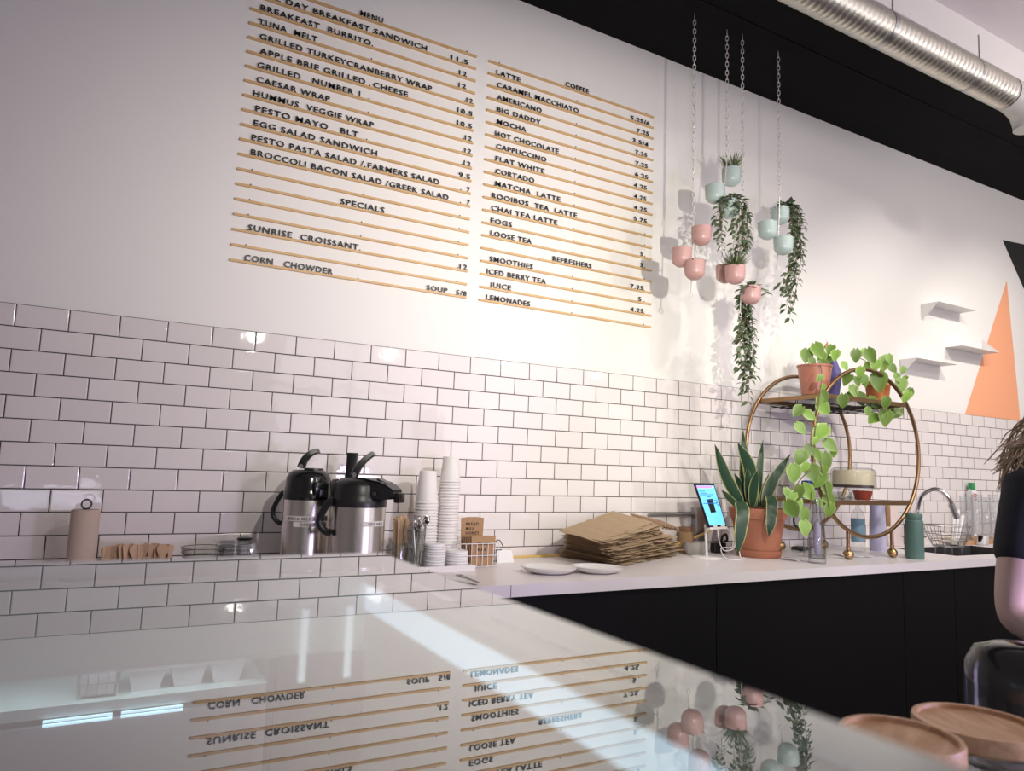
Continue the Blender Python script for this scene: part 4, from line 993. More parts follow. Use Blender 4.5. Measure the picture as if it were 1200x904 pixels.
# white oval plates
def plate(label, px, py, lx, rx, cat='plate'):
    q = atz(px, py, HC+0.012); a = atz(lx, py, HC+0.012); b2 = atz(rx, py, HC+0.012); R = (b2-a).length/2
    bm = NB(); lathe(bm, [(0, 0.0), (R*0.55, 0.0), (R*0.62, 0.003), (R*0.86, 0.012), (R, 0.0235), (R*1.005, 0.026), (R*0.985, 0.0265), (R*0.84, 0.0155), (R*0.6, 0.0075), (0, 0.007)], n=56, sy=0.80)
    o = ob('plate', bm, M_CERAM, None, (q.x, q.y, HC)); o.rotation_euler = (0, 0, -0.5); tag(o, label, cat, 'white oval plates')
plate('left white oval plate, whole rim visible, on the worktop', 643.5, 668.5, 613.5, 676)
plate('right white oval plate, tucked against the other and the paper bags', 699.5, 668, 670, 727)

# ------------------------------------------------------------------ stack of kraft paper bags
base_q = [Vector((2.16, -0.04, HC)), Vector((2.24, -0.37, HC)), Vector((2.78, -0.13, HC)), Vector((2.66, -0.03, HC))]
top_q = [at(654.5, 622.5, -0.20), at(698, 634.5, -0.40), at(766, 613, -0.20), at(719, 599.5, -0.035)]
NBAG = 30
t0 = thing('pile', '', '', (0, 0, 0)); bpy.data.objects.remove(t0)
for i in range(NBAG):
    f = i/(NBAG-1); g = f**0.9
    qd = [b_.lerp(a_, g) for b_, a_ in zip(base_q, top_q)]
    # the folded bottoms make the pile bulge to the right in its middle
    bul = 0.045*math.sin(PI*min(1, f*1.15)) if f < 0.87 else 0.0
    sh = Vector((rnd(-0.016, 0.014), rnd(-0.016, 0.012), 0)) if i < NBAG-1 else Vector()
    qd = [v+sh for v in qd]
    qd[2] += Vector((bul+rnd(-0.02, 0.035), -bul*0.3, rnd(-.002, .002))) if i < NBAG-1 else Vector()
    qd[1] += Vector((rnd(-0.010, 0.018), rnd(-0.016, 0.014), 0)) if i < NBAG-1 else Vector()
    if i < NBAG-1: qd[0] += Vector((0.05*math.sin(PI*f)+rnd(0, .015), 0.03*math.sin(PI*f), 0))
    for v in qd: v.y = min(v.y, -0.006)
    hgt = [(a_.z-b_.z)/(NBAG-1)*0.62 for a_, b_ in zip(top_q, base_q)]
    bm = NB(); N1, N2 = 16, 6; grid = []
    for s_ in (0, 1):
        rows = []
        for u in range(N1+1):
            rw = []
            for v in range(N2+1):
                a_, b_ = u/N1, v/N2
                p = (qd[0]*(1-a_)*(1-b_)+qd[1]*(1-a_)*b_+qd[2]*a_*b_+qd[3]*a_*(1-b_))
                hh_ = (hgt[0]*(1-a_)*(1-b_)+hgt[1]*(1-a_)*b_+hgt[2]*a_*b_+hgt[3]*a_*(1-b_))
                wob = 0.0017*math.sin(u*1.9+i*2.1+v)+0.0014*math.sin(u*3.7+i)
                edge = 1.0 if 0 < u < N1 and 0 < v < N2 else 0.45
                rw.append(bm.verts.new(p+Vector((0, 0, (wob if i else abs(wob)) + (s_*hh_*edge if s_ else (1-edge)*hh_*0.4)))))
            rows.append(rw)
        grid.append(rows)
    for s_ in (0, 1):
        for u in range(N1):
            for v in range(N2):
                a_ = grid[s_]; bm.faces.new((a_[u][v], a_[u+1][v], a_[u+1][v+1], a_[u][v+1]))
    per = [(u, 0) for u in range(N1)]+[(N1, v) for v in range(N2)]+[(u, N2) for u in range(N1, 0, -1)]+[(0, v) for v in range(N2, 0, -1)]
    for k in range(len(per)):
        (u0, v0), (u1, v1) = per[k], per[(k+1) % len(per)]
        bm.faces.new((grid[0][u0][v0], grid[0][u1][v1], grid[1][u1][v1], grid[1][u0][v0]))
    cx_ = sum((v for v in qd), Vector())/4
    lab = 'flat kraft paper bag on top of the pile, its whole face showing' if i == NBAG-1 else 'bottom kraft paper bag of the pile, resting on the worktop' if i == 0 else 'folded kraft paper bag, %s from the bottom of the pile' % ORD[i]
    t = thing('paper_bag', lab, 'paper bag', (cx_.x, cx_.y, min(v.z for v in qd)), 'kraft paper bags in the pile')
    ob('bag_body', bm, M_KRAFT, t, world=True, smooth=False)
    # folded bottom flaps that stick out on the right
    if i < NBAG-1:
        bm = NB()
        e = (qd[2]-qd[3]).normalized()
        for k in range(5):
            s0 = 0.03+0.19*k+rnd(0, 0.05); s1 = min(1.0, s0+rnd(0.12, 0.24)); a_ = qd[1].lerp(qd[2], s0); b_ = qd[1].lerp(qd[2], s1)
            zo = Vector((0, 0, hgt[2]*rnd(0.05, 0.8))); o1 = Vector((0.010, -0.013, 0))*rnd(0.1, 1.5); o2 = Vector((0.010, -0.013, 0))*rnd(0.1, 1.5)
            prism(bm, [a_+zo+o1, b_+zo+o2+Vector((0, 0, rnd(-.002, .002))), b_+zo-e*0.03, a_+zo-e*0.03], (0, 0, 0.0009))
        ob('bottom_fold', bm, M_KRAFT, t, world=True, smooth=False)
# a second bunch of bags standing folded behind
for i in range(9):
    a_ = at(738+i*4.2, 601+i*1.0, -0.07-0.004*i); b_ = at(757+i*4.4, 613+i*0.6, -0.12-0.004*i)
    w_ = Vector((0.055, 0.02, -0.012)); bm = NB(); prism(bm, [a_, b_, b_+w_*0.7+Vector((0, 0, -0.006)), a_+w_], (0, 0, -0.004))
    prism(bm, [a_+Vector((0, 0, -0.006)), b_+Vector((0.004, 0, -0.006)), b_+w_*0.6+Vector((0, 0, -0.016)), a_+w_*0.9+Vector((0, 0, -0.01))], (0, 0, -0.003))
    o = ob('paper_bag', bm, pmat('kraft_paper_dark', (0.38, 0.25, 0.16), 0.8, var=0.08, scale=40), None, tuple(a_), world=True, smooth=False)
    tag(o, '%s from left of the darker folded bags sticking up behind the pile' % ORD[i], 'paper bag', 'darker folded bags behind the pile')

# yellow tube along the wall
bm = NB(); tube(bm, spline([(at(586, 654.5, -0.030)), (at(620, 652.5, -0.026)), (at(655, 651.3, -0.022)), Vector((2.30, -0.012, HC+0.006)), Vector((2.60, -0.012, HC+0.012)), at(779, 641, -0.03), at(800, 636, -0.05), at(826, 625, -0.06), at(834, 621, -0.07)], 8), 0.0065, 10)
tag(ob('yellow_tube', bm, M_YELLOW, None, (2.3, -0.02, HC), world=True), 'thin yellow tube running along the back of the worktop behind the paper bags', 'tube')
# conduit and outlet box
c = at(820, 616, -0.02); 
t = thing('outlet_box', 'grey metal outlet box on the tile with conduit running left', 'outlet', (c.x, 0, c.z))
x0, x1 = at(815, 616, -0.03).x-c.x, at(829, 616, -0.03).x-c.x; z0, z1 = at(822, 641, -0.03).z-c.z, at(822, 595, -0.03).z-c.z
bm = NB(); bx(bm, x0, x1, -0.035, 0, z0, z1, 0.004); ob('housing', bm, M_STEELD, t)
bm = NB(); zc_ = at(800, 603, -0.015).z-c.z; tube(bm, [(-0.34, -0.014, zc_), (x0-0.02, -0.014, zc_)], 0.0075, 12); ob('conduit', bm, M_STEELD, t)
bm = NB(); tube(bm, [(x0-0.022, -0.014, zc_), (x0, -0.014, zc_)], 0.011, 12); ob('coupling', bm, M_STEELD, t)
# small kraft jar, crumpled foil dish, black clamp
c = at(804.5, 640, -0.06); zt_ = at(804, 618, -0.06).z-HC
t = thing('cork_jar', 'small brown jar with a cork lid by the outlet box', 'jar', (c.x, -0.06, HC))
bm = NB(); lathe(bm, [(0, 0), (0.034, 0), (0.036, 0.01), (0.036, zt_-0.025), (0.032, zt_-0.018), (0, zt_-0.018)], n=28); ob('jar_body', bm, M_KRAFTD, t)
bm = NB(); lathe(bm, [(0, zt_-0.018), (0.038, zt_-0.018), (0.038, zt_), (0, zt_)], n=28); ob('cork_lid', bm, pmat('cork', (0.27, 0.15, 0.08), 0.8, var=0.2, scale=80), t)
c = at(816, 645, -0.13); zt_ = at(816, 636, -0.13).z-HC
bm = NB(); n = 14
pr = []
for r, z in ((0.0, 0.001), (0.055, 0.001), (0.072, zt_*0.5), (0.080, zt_), (0.075, zt_*0.95), (0.05, 0.008), (0.0, 0.006)): pr.append((r, z))
lathe(bm, pr, n=28, sy=0.55)
for v in bm.verts: v.co += Vector((rnd(-.004, .004), rnd(-.004, .004), rnd(0, .006) if v.co.z > 0.01 else 0))
tag(ob('foil_dish', bm, pmat('crumpled_foil', (0.42, 0.40, 0.38), 0.45, 0.4), None, (c.x, -0.13, HC)), 'crumpled grey foil dish behind the tablet stand', 'dish')
c = at(842, 645, -0.10); zt_ = at(842, 628, -0.10).z-HC
t = thing('black_clamp', 'black spring clamp behind the tablet and its white cable', 'clamp', (c.x, -0.10, HC))
bm = NB(); box(bm, (0, 0, zt_*0.3), (0.085, 0.03, zt_*0.6), 0.008); ob('clamp_body', bm, M_BLACK, t)
bm = NB(); tube(bm, spline([(0.02, 0, zt_*0.55), (0.028, 0, zt_*0.95), (0.055, 0, zt_*1.05), (0.062, 0, zt_*0.75), (0.045, 0, zt_*0.65)], 6), 0.006, 8); ob('clamp_hook', bm, M_BLACK, t)

# tablet on its stand
Yb = -0.24
c = at(829, 652, Yb)
t = thing('tablet', 'small tablet with a lit blue screen tilted on a white stand', 'tablet', (c.x, Yb, HC))
o3 = Vector((c.x, Yb, HC))
bm = NB(); lathe(bm, [(0, 0), (0.085, 0), (0.085, 0.005), (0.08, 0.007), (0, 0.007)], n=40, sy=0.85); ob('stand_base', bm, M_LID, t)
bm = NB(); post0 = at(828, 649, Yb)-o3; post1 = at(828, 615, Yb)-o3; tube(bm, [Vector((post0.x, 0, 0.005)), Vector((post1.x, 0.006, post1.z))], 0.0065, 12); ob('stand_post', bm, M_LID, t)
cor = [at(813.5, 567, -0.235), at(837, 567, -0.215), at(852, 617.5, -0.262), at(831, 618.5, -0.282)]
cor = [v-o3 for v in cor]; nrm = (cor[1]-cor[0]).cross(cor[3]-cor[0]).normalized()
if nrm.y > 0: nrm = -nrm
bm = NB(); prism(bm, cor, -nrm*0.008); bmesh.ops.bevel(bm, geom=list(bm.edges), offset=0.002, segments=2, affect='EDGES'); ob('shell', bm, M_BLACK, t)
def quad(bm, u0, u1, v0, v1, lift):
    f = lambda u, v: cor[0]*(1-u)*(1-v)+cor[1]*u*(1-v)+cor[2]*u*v+cor[3]*(1-u)*v+nrm*lift
    bm.faces.new([bm.verts.new(f(u, v)) for u, v in ((u0, v0), (u0, v1), (u1, v1), (u1, v0))])
bm = NB(); quad(bm, 0.06, 0.94, 0.045, 0.955, 0.0006); scr = ob('screen', bm, emis('lit_screen_blue', (0.13, 0.50, 0.93), 0.85), t, smooth=False)
bm = NB(); quad(bm, 0.06, 0.82, 0.055, 0.105, 0.0012); ob('header_bar', bm, emis('lit_screen_magenta', (0.75, 0.22, 0.62), 0.8), scr, smooth=False)
for u0, u1, v in ((0.10, 0.40, 0.17), (0.12, 0.45, 0.215), (0.08, 0.75, 0.25), (0.40, 0.60, 0.30), (0.10, 0.85, 0.39), (0.10, 0.85, 0.45), (0.80, 0.92, 0.43), (0.80, 0.92, 0.49)):
    bm = NB(); quad(bm, u0, u1, v, v+0.016, 0.0012); ob('screen_line', bm, emis('lit_screen_navy', (0.02, 0.11, 0.42), 0.5), scr, smooth=False)
bm = NB(); b0 = cor[3]; b1 = cor[2]; e = (b1-b0)
prism(bm, [b0+e*0.02+nrm*0.004, b1-e*0.02+nrm*0.004, b1-e*0.02-nrm*0.02, b0+e*0.02-nrm*0.02], (0, 0, -0.010))
for f0_ in (0.18, 0.62): prism(bm, [b0+e*f0_+nrm*0.003, b0+e*(f0_+0.2)+nrm*0.003, b0+e*(f0_+0.2)+nrm*0.003+(cor[1]-cor[2])*0.035, b0+e*f0_+nrm*0.003+(cor[1]-cor[2])*0.035], nrm*0.005)
ob('stand_cradle', bm, M_LID, t, smooth=False)
bm = NB(); tube(bm, spline([at(841, 620, -0.27), at(842.5, 633, -0.27), at(848, 645, -0.28), at(858, 644, -0.29), at(864, 636, -0.285), Vector((at(866, 650, -0.29).x, -0.30, HC+0.004)), Vector((at(868, 654, -0.33).x, -0.35, HC+0.004)), Vector((at(852, 648, -0.33).x, -0.33, HC+0.004)), at(845, 643, -0.30), at(858, 641, -0.27), at(858, 628, -0.265), at(852, 619, -0.262)], 10), 0.0022, 7)
tag(ob('charging_cable', bm, M_LID, None, tuple(at(848, 650, -0.29)), world=True), 'white charging cable looping down from the tablet to the worktop', 'cable')

# ------------------------------------------------------------------ snake plant
YP = -0.26
c = at(888.5, 640, YP); px_m = FPX/((at(888, 620, YP)-CAM).dot(FWD))
t = thing('snake_plant', 'snake plant in a large terracotta pot next to the tablet', 'plant', (c.x, YP, HC)); o3 = Vector((c.x, YP, HC))
zr0 = at(886, 595.5, YP).z-HC; Rr = 33/px_m; Rb = 23.5/px_m
bm = NB(); lathe(bm, [(0, 0.014), (Rb*0.97, 0.014), (Rr*0.90, zr0-0.055), (Rr*0.905, zr0-0.052), (Rr*0.95, zr0-0.052), (Rr, zr0-0.004), (Rr*0.985, zr0), (Rr*0.91, zr0), (Rr*0.88, zr0-0.02), (0, zr0-0.02)], n=48); ob('pot', bm, M_TERRA, t)
bm = NB(); lathe(bm, [(0, 0), (Rb*1.0, 0), (Rb*1.07, 0.006), (Rb*1.12, 0.034), (Rb*1.07, 0.035), (Rb*1.02, 0.010), (0, 0.008)], n=40); ob('saucer', bm, M_TERRA, t)
bm = NB(); lathe(bm, [(0, zr0-0.015), (Rr*0.885, zr0-0.018)], n=28); ob('soil', bm, M_SOIL, t)
LV = [((871, 594), (852, 560), (838, 521), 11, 0.02), ((872, 594), (873, 550), (871, 504), 10, 0.05), ((884, 594), (879, 550), (865, 519), 13, -0.01), ((887, 594), (890, 555), (894.5, 516), 8, 0.03), ((896, 594), (905, 566), (927, 532), 11, -0.03), ((868, 596), (856, 585), (846.5, 575), 6, -0.04), ((880, 594), (878, 570), (876, 548), 9, 0.00), ((889, 594), (886, 575), (885, 547), 8, 0.04), ((893, 594), (896, 578), (901, 556), 7, 0.0), ((874, 594), (868, 570), (861, 555), 6, 0.05), ((882, 594), (884, 570), (888, 552), 9, -0.05), ((899, 594), (902, 580), (908, 560), 6, 0.05), ((866, 594), (858, 575), (854, 553), 7, 0.06)]
bmA = []
for (b0, m0, tp, wpx, dy) in LV:
    bm, uv = LB(); pts = spline([at(*b0, YP+dy*0.6)-o3, at(*m0, YP+dy)-o3, at(*tp, YP+dy*1.4-0.01)-o3], 8); k = len(pts); W = wpx/px_m
    prev = None
    for i, p in enumerate(pts):
        tt = i/(k-1); tdir = (pts[min(i+1, k-1)]-pts[max(i-1, 0)]).normalized(); s = tdir.cross(Vector((0.48, 0.87, 0))).normalized()
        wv = W*0.5*(0.55+0.75*math.sin(PI*min(1, tt*1.05)**0.8))*(1 if tt < 0.7 else max(0,math.cos((tt-0.7)/0.3*PI/2))**0.7+0.02)
        nn = s.cross(tdir).normalized(); row = [bm.verts.new(p+s*a*wv+nn*(0.006*(abs(a)))) for a in (-1, -0.72, 0, 0.72, 1)]
        if prev:
            for j in range(4):
                f = bm.faces.new((prev[j], prev[j+1], row[j+1], row[j]))
                for lp in f.loops:
                    vi = (prev+row).index(lp.vert) % 5; lp[uv].uv = ((1.0, 0.55, 0.1, 0.55, 1.0)[vi], tt)
        prev = row
    ob('leaf', bm, M_SNAKE, t)
for pts_, wpx in (([(870, 595, -0.29), (868, 588, -0.33), (871, 600, -0.39), (868, 625, -0.40), (865, 650, -0.395)], 14), ([(898, 594, -0.28), (901, 580, -0.33), (905, 588, -0.40), (904, 612, -0.43), (901.5, 629, -0.425)], 12)):
    bm, uv = LB(); pts = spline([at(*q)-o3 for q in pts_], 6); k = len(pts); W = wpx/px_m; prev = None
    for i, p in enumerate(pts):
        tt = i/(k-1); tdir = (pts[min(i+1, k-1)]-pts[max(i-1, 0)]).normalized(); s = Vector((0.87, -0.48, 0)); nn = s.cross(tdir).normalized()
        wv = W*0.5*(0.6+0.5*math.sin(PI*tt))*(1 if tt < 0.75 else max(0,math.cos((tt-0.75)/0.25*PI/2))**0.7+0.03)
        row = [bm.verts.new(p+s*a*wv+nn*(0.005*abs(a))) for a in (-1, -0.72, 0, 0.72, 1)]
        if prev:
            for j in range(4):
                f = bm.faces.new((prev[j], prev[j+1], row[j+1], row[j]))
                for lp in f.loops: lp[uv].uv = ((1.0, 0.55, 0.1, 0.55, 1.0)[(prev+row).index(lp.vert) % 5], tt)
        prev = row
    o = ob('leaf', bm, M_SNAKE, t); o['label'] = 'leaf bent down over the pot rim'

# ------------------------------------------------------------------ round gold cart
RX, RZ, RR, YF, YR = 3.80, zr(-0.344), 0.441, -0.487, -0.062
zs1, zs2 = zr(-0.060), zr(-0.598)
t = thing('bar_cart', 'round gold bar cart on casters standing on the worktop', 'cart', (RX, (YF+YR)/2, HC)); o3 = Vector((RX, (YF+YR)/2, HC))
rz_ = RZ-HC; yf, yr = YF-o3.y, YR-o3.y
for nm, y in (('front_ring', yf), ('rear_ring', yr)):
    bm = NB(); tube(bm, [(RR*math.cos(2*PI*k/72), y, rz_+RR*math.sin(2*PI*k/72)) for k in range(72)], 0.0105, 12, closed=True); ob(nm, bm, M_BRASS, t)
M_MIRROR = pmat('smoked_shelf', (0.045, 0.042, 0.045), 0.08)
M_WIRE = pmat('black_wire', (0.015, 0.014, 0.014), 0.35, 0.6)
for nm, zz in (('upper_shelf', zs1), ('lower_shelf', zs2)):
    z = zz-HC; hw = math.sqrt(RR**2-(zz-RZ)**2)-0.004
    bm = NB(); bx(bm, -hw, hw, yf+0.012, yr-0.012, z-0.010, z-0.002)
    o = ob(nm, bm, M_MIRROR if nm == 'upper_shelf' else thin_glass('shelf_glass', (0.80, 0.82, 0.82), 0.06, 0.03), t, smooth=False)
    bm = NB()
    for y in (yf, yr): bx(bm, -hw, hw, y-0.006, y+0.006, z-0.022, z, 0.001)
    for x in (-hw, hw): bx(bm, x-0.006, x+0.006, yf+0.006, yr-0.006, z-0.022, z, 0.001)
    ob('shelf_frame', bm, M_BRASS, o, smooth=False)
# hanging glass rack of black wire under the upper shelf
bm = NB(); z = zs1-HC-0.045
for x in [-0.27+0.06*k for k in range(10)]: tube(bm, [(x, yf+0.03, z), (x, yr-0.03, z)], 0.0024, 6)
for y in (yf+0.05, yf+0.2, yr-0.05):
    tube(bm, [(-0.30, y, z+0.004), (0.30, y, z+0.004)], 0.0028, 6)
    for x in (-0.30, -0.1, 0.1, 0.30): tube(bm, [(x, y, z+0.004), (x, y, z+0.034)], 0.0024, 6)
ob('glass_rack', bm, M_WIRE, t)
for sx in (-0.18, 0.18):
    for y in (yf, yr):
        zt_ = rz_-math.sqrt(RR**2-sx**2); bm = NB(); tube(bm, [(sx, y, 0.062), (sx, y, zt_)], 0.0095, 12); ob('leg', bm, M_BRASS, t)
        cst = NB(); yy = y
        tube(cst, [(sx, yy, 0.064), (sx, yy, 0.046)], 0.011, 14)
        ca = 0.6 if y == yf else -0.4; Mz = Matrix.Rotation(ca, 3, 'Z')
        bc = Vector((sx, yy, 0.0225))+Mz @ Vector((0.004, 0, 0))
        lathe(cst, [(0, -0.0225)]+[(0.0225*math.sin(a), -0.0225*math.cos(a)) for a in [PI*k/9 for k in range(1, 9)]]+[(0, 0.0225)], tuple(bc), 24, sx=1.0, sy=0.92)
        # hood over the ball with its rim, and a brake tab
        lathe(cst, [(0.0255, -0.010), (0.0268, -0.009), (0.0270, 0.0), (0.024, 0.012), (0.017, 0.021), (0.008, 0.026), (0, 0.027)], tuple(bc), 24, rot=(0.55, 0, ca))
        box(cst, bc+Mz @ Vector((-0.036, 0.004, 0.010)), (0.026, 0.014, 0.004), 0.001, Mz)
        ob('caster', cst, M_CASTER, t)

# pothos in terracotta pots on the cart
def heart_leaves(t, o3, items, y, name='foliage', jit=0.03, face=None):
    bm, uv = LB()
    for (px, py, s_) in items:
        yy = y+rnd(-jit, jit); q = at(px, py, yy); sc = s_/(FPX/((q-CAM).dot(FWD)))
        L = sc*rnd(0.98, 1.20)
        tovw = (CAM-q).normalized(); a = rnd(-0.9, 0.9)
        down = Vector((math.sin(a)*0.87, -math.sin(a)*0.48, -math.cos(a)))
        d = (down+tovw*rnd(-0.1, 0.45)).normalized()
        nrm = (tovw+Vector((rnd(-.35, .35), rnd(-.2, .2), rnd(0.1, 0.6)))).normalized()
        leaf(bm, uv, q-o3-d*L*0.45, d, nrm, L, L*rnd(0.72, 0.9), 'heart', rnd(0.15, 0.35), rnd(0.05, 0.25), 8)
    return ob(name, bm, M_POTHOS, t)
def stems(t, o3, lists, r=0.0026):
    sb = NB()
    for P_ in lists: tube(sb, spline([at(*q)-o3 for q in P_], 8), r, 6)
    return ob('stem', sb, M_STEM, t)
ya = -0.37
c = at(955, 463, ya)
t = thing('potted_pothos', 'trailing pothos in a terracotta pot at the left of the gold cart top', 'plant', (c.x, ya, zs1)); o3 = Vector((c.x, ya, zs1))
pm = FPX/((at(955, 445, ya)-CAM).dot(FWD)); hP = at(955, 429, ya).z-zs1; R1 = 19.5/pm; R0 = 14.5/pm
bm = NB(); lathe(bm, [(0, 0), (R0*0.9, 0), (R0, 0.004), (R1*0.93, hP*0.8), (R1*0.96, hP-0.012), (R1, hP-0.010), (R1*1.02, hP), (R1*0.96, hP), (R1*0.9, hP*0.9), (0, hP*0.88)], n=40); ob('pot', bm, M_TERRAG, t)
bm = NB(); lathe(bm, [(0, hP*0.89), (R1*0.91, hP*0.88)], n=24); ob('soil', bm, M_SOIL, t)
heart_leaves(t, o3, [(945, 417, 16), (959, 411, 20), (966, 431, 15), (979, 416, 14), (973, 410, 12), (952, 425, 11), (963, 420, 14), (970, 422, 11)], ya-0.02, 'foliage', 0.05)
heart_leaves(t, o3, [(961, 443, 9), (964, 455, 10), (966, 464, 12), (965, 478, 19), (960, 470, 11), (935, 482, 15), (938, 502, 16), (988, 470, 16), (961, 507, 22), (973, 522, 16), (949, 487, 13), (938, 536, 17), (949, 528, 15), (967, 541, 18), (930, 555, 18), (952, 554, 20), (960, 562, 20), (927, 582, 13), (928, 597, 20), (935, 578, 16), (947, 577, 19), (969, 573, 18), (972, 585, 16), (972, 598, 16), (943, 604, 16), (943, 619, 16), (965, 552, 13), (957, 533, 13), (943, 548, 13), (977, 531, 9), (955, 517, 10), (922, 577, 10), (936, 590, 12), (961, 590, 11)], -0.525, 'trailing_foliage', 0.02)
stems(t, o3, [[(958, 432, ya), (961, 428, ya-0.07), (963, 440, ya-0.12), (961, 463, -0.52), (957, 490, -0.53), (954, 520, -0.525), (953, 555, -0.525), (950, 590, -0.52), (945, 612, -0.52)], [(954, 520, -0.525), (962, 545, -0.53), (968, 575, -0.525), (972, 596, -0.52)], [(954, 548, -0.525), (940, 560, -0.53), (931, 575, -0.53), (928, 592, -0.53)], [(957, 500, -0.53), (945, 495, -0.53), (938, 485, -0.53)]], 0.003)
yb = -0.33
c = at(1029, 473, yb)
t = thing('potted_pothos', 'bushy pothos in an orange pot at the right of the gold cart top', 'plant', (c.x, yb, zs1)); o3 = Vector((c.x, yb, zs1))
pm = FPX/((at(1029, 460, yb)-CAM).dot(FWD)); hP = at(1029, 448, yb).z-zs1; R1 = 14/pm
bm = NB(); lathe(bm, [(0, 0), (R1*0.78, 0), (R1*0.96, hP*0.8), (R1, hP*0.82), (R1*1.02, hP), (R1*0.94, hP), (R1*0.9, hP*0.88), (0, hP*0.86)], n=36); ob('pot', bm, M_ORANGE, t)
heart_leaves(t, o3, [(1020, 417, 17), (1037, 426, 22), (1003, 417, 15), (990, 429, 11), (1030, 447, 21), (993, 445, 14), (1001, 458, 14), (1009, 468, 16), (1023, 473, 17), (1056, 452, 17), (1062, 465, 14), (1038, 472, 12), (1049, 484, 16), (1038, 490, 17), (1024, 491, 15), (1046, 432, 12), (1058, 434, 9), (1051, 442, 9), (1060, 444, 9), (1066, 459, 9), (1008, 436, 12), (1013, 447, 13), (1005, 447, 12), (1026, 428, 13), (1043, 478, 10), (1068, 461, 8), (1017, 482, 9), (1042, 421, 12), (1012, 413, 9), (1019, 430, 12), (997, 464, 10)], -0.46, 'foliage', 0.07)
stems(t, o3, [[(1028, 452, yb), (1026, 440, yb-.06), (1016, 425, -0.46), (1008, 420, -0.46)], [(1029, 452, yb), (1034, 437, -0.45), (1040, 427, -0.46)], [(1030, 452, yb), (1045, 445, -0.45), (1057, 452, -0.47), (1064, 462, -0.47)], [(1027, 452, yb), (1014, 450, -0.43), (1003, 456, -0.46), (1007, 468, -0.47)], [(1030, 453, yb), (1036, 462, -0.48), (1040, 478, -0.49), (1038, 490, -0.49)], [(1024, 452, yb), (1007, 440, -0.44), (995, 432, -0.46)], [(1052, 447, -0.46), (1058, 470, -0.47), (1059, 490, -0.47)]], 0.002)
# stake and purple ornament
c = at(966, 440, -0.30)
t = thing('plant_stake', 'slim orange and white stick standing in the left pothos pot', 'stake', (c.x, -0.34, zs1+0.09)); o3 = Vector((c.x, -0.34, zs1+0.09))
bm = NB(); a_, b_ = at(966, 428, -0.34)-o3, at(969.5, 399, -0.34)-o3; tube(bm, [Vector((a_.x*0.6, 0, 0)), b_], 0.0032, 8); ob('stick', bm, M_ORANGE, t)
bm = NB(); lathe(bm, [(0, -0.012), (0.006, -0.010), (0.004, 0.004), (0, 0.014)], tuple(b_), 12); ob('tip', bm, M_LID, t)
bm = NB(); prism(bm, [a_.lerp(b_, 0.92), a_.lerp(b_, 0.70)+Vector((-0.022, 0, 0)), a_.lerp(b_, 0.62)], (0, 0.001, 0)); ob('flag', bm, pmat('red_paper', (0.55, 0.12, 0.07), 0.6), t, smooth=False)
c = at(978, 466, -0.26); hP = at(978, 417, -0.26).z-zs1
bm = NB(); lathe(bm, [(0, 0), (0.035, 0.0), (0.05, hP*0.35), (0.058, hP*0.6), (0.03, hP*0.9), (0, hP)], (0, 0, 0), 6)
tag(ob('ornament', bm, pmat('purple_facets', (0.12, 0.10, 0.28), 0.25), None, (c.x, -0.24, zs1), smooth=False), 'purple faceted ornament behind the left terracotta pot on the cart', 'ornament')

# cake stand on the lower cart shelf
yk = -0.27; zk = zs2
c = at(1000, 580, yk); pm = FPX/((c-CAM).dot(FWD)); Rk = 27.5/pm
zp = at(1000, 572.5, yk).z-zk; zd = at(1000, 548, yk).z-zk
t = thing('cake_stand', 'glass cake stand with a clear dome over a pale cake on the cart', 'cake stand', (c.x, yk, zk))
bm = NB(); lathe(bm, [(0, 0), (0.075, 0), (0.072, 0.006), (0.03, 0.012), (0.018, zp*0.5), (0.03, zp-0.008), (Rk, zp-0.004), (Rk*1.02, zp+0.002), (Rk*0.98, zp+0.003), (0, zp)], n=44); ob('stand_plate', bm, M_GLASS, t)
bm = NB(); R = Rk*0.90; lathe(bm, [(R, zp+0.004), (R, zd-0.03), (R*0.94, zd-0.012), (R*0.80, zd-0.002), (0.012, zd), (0.010, zd+0.004), (0.016, zd+0.014), (0.012, zd+0.024), (0, zd+0.026)], n=44); ob('dome', bm, M_GLASS, t)
bm = NB(); R = Rk*0.80; lathe(bm, [(0, zp+0.004), (R, zp+0.004), (R, zp+0.020), (0, zp+0.020)], n=40); cake = [bm]; 
o = ob('cake_base', bm, pmat('dark_chocolate_sponge', (0.06, 0.035, 0.03), 0.85, var=0.4, scale=60), t)
bm = NB(); lathe(bm, [(0, zp+0.020), (R, zp+0.020), (R*1.01, zd-0.025), (R*0.95, zd-0.016), (0, zd-0.014)], n=40); o = ob('cake_icing', bm, pmat('pale_cream_icing', (0.62, 0.55, 0.38), 0.7, var=0.06, scale=30, bump=0.1), t)
c = at(1015, 583, -0.42); hP = at(1015, 575.5, -0.42).z-zk
bm = NB(); R = 11/(FPX/((c-CAM).dot(FWD))); lathe(bm, [(0, 0), (R*0.75, 0), (R, hP), (R*0.94, hP), (R*0.7, 0.006), (0, 0.006)], n=32)
tag(ob('red_bowl', bm, pmat('red_glass', (0.26, 0.05, 0.03), 0.15, var=0.4, scale=40), None, (c.x, -0.40, zk)), 'small red-brown bowl on the cart shelf in front of the cake stand', 'bowl')
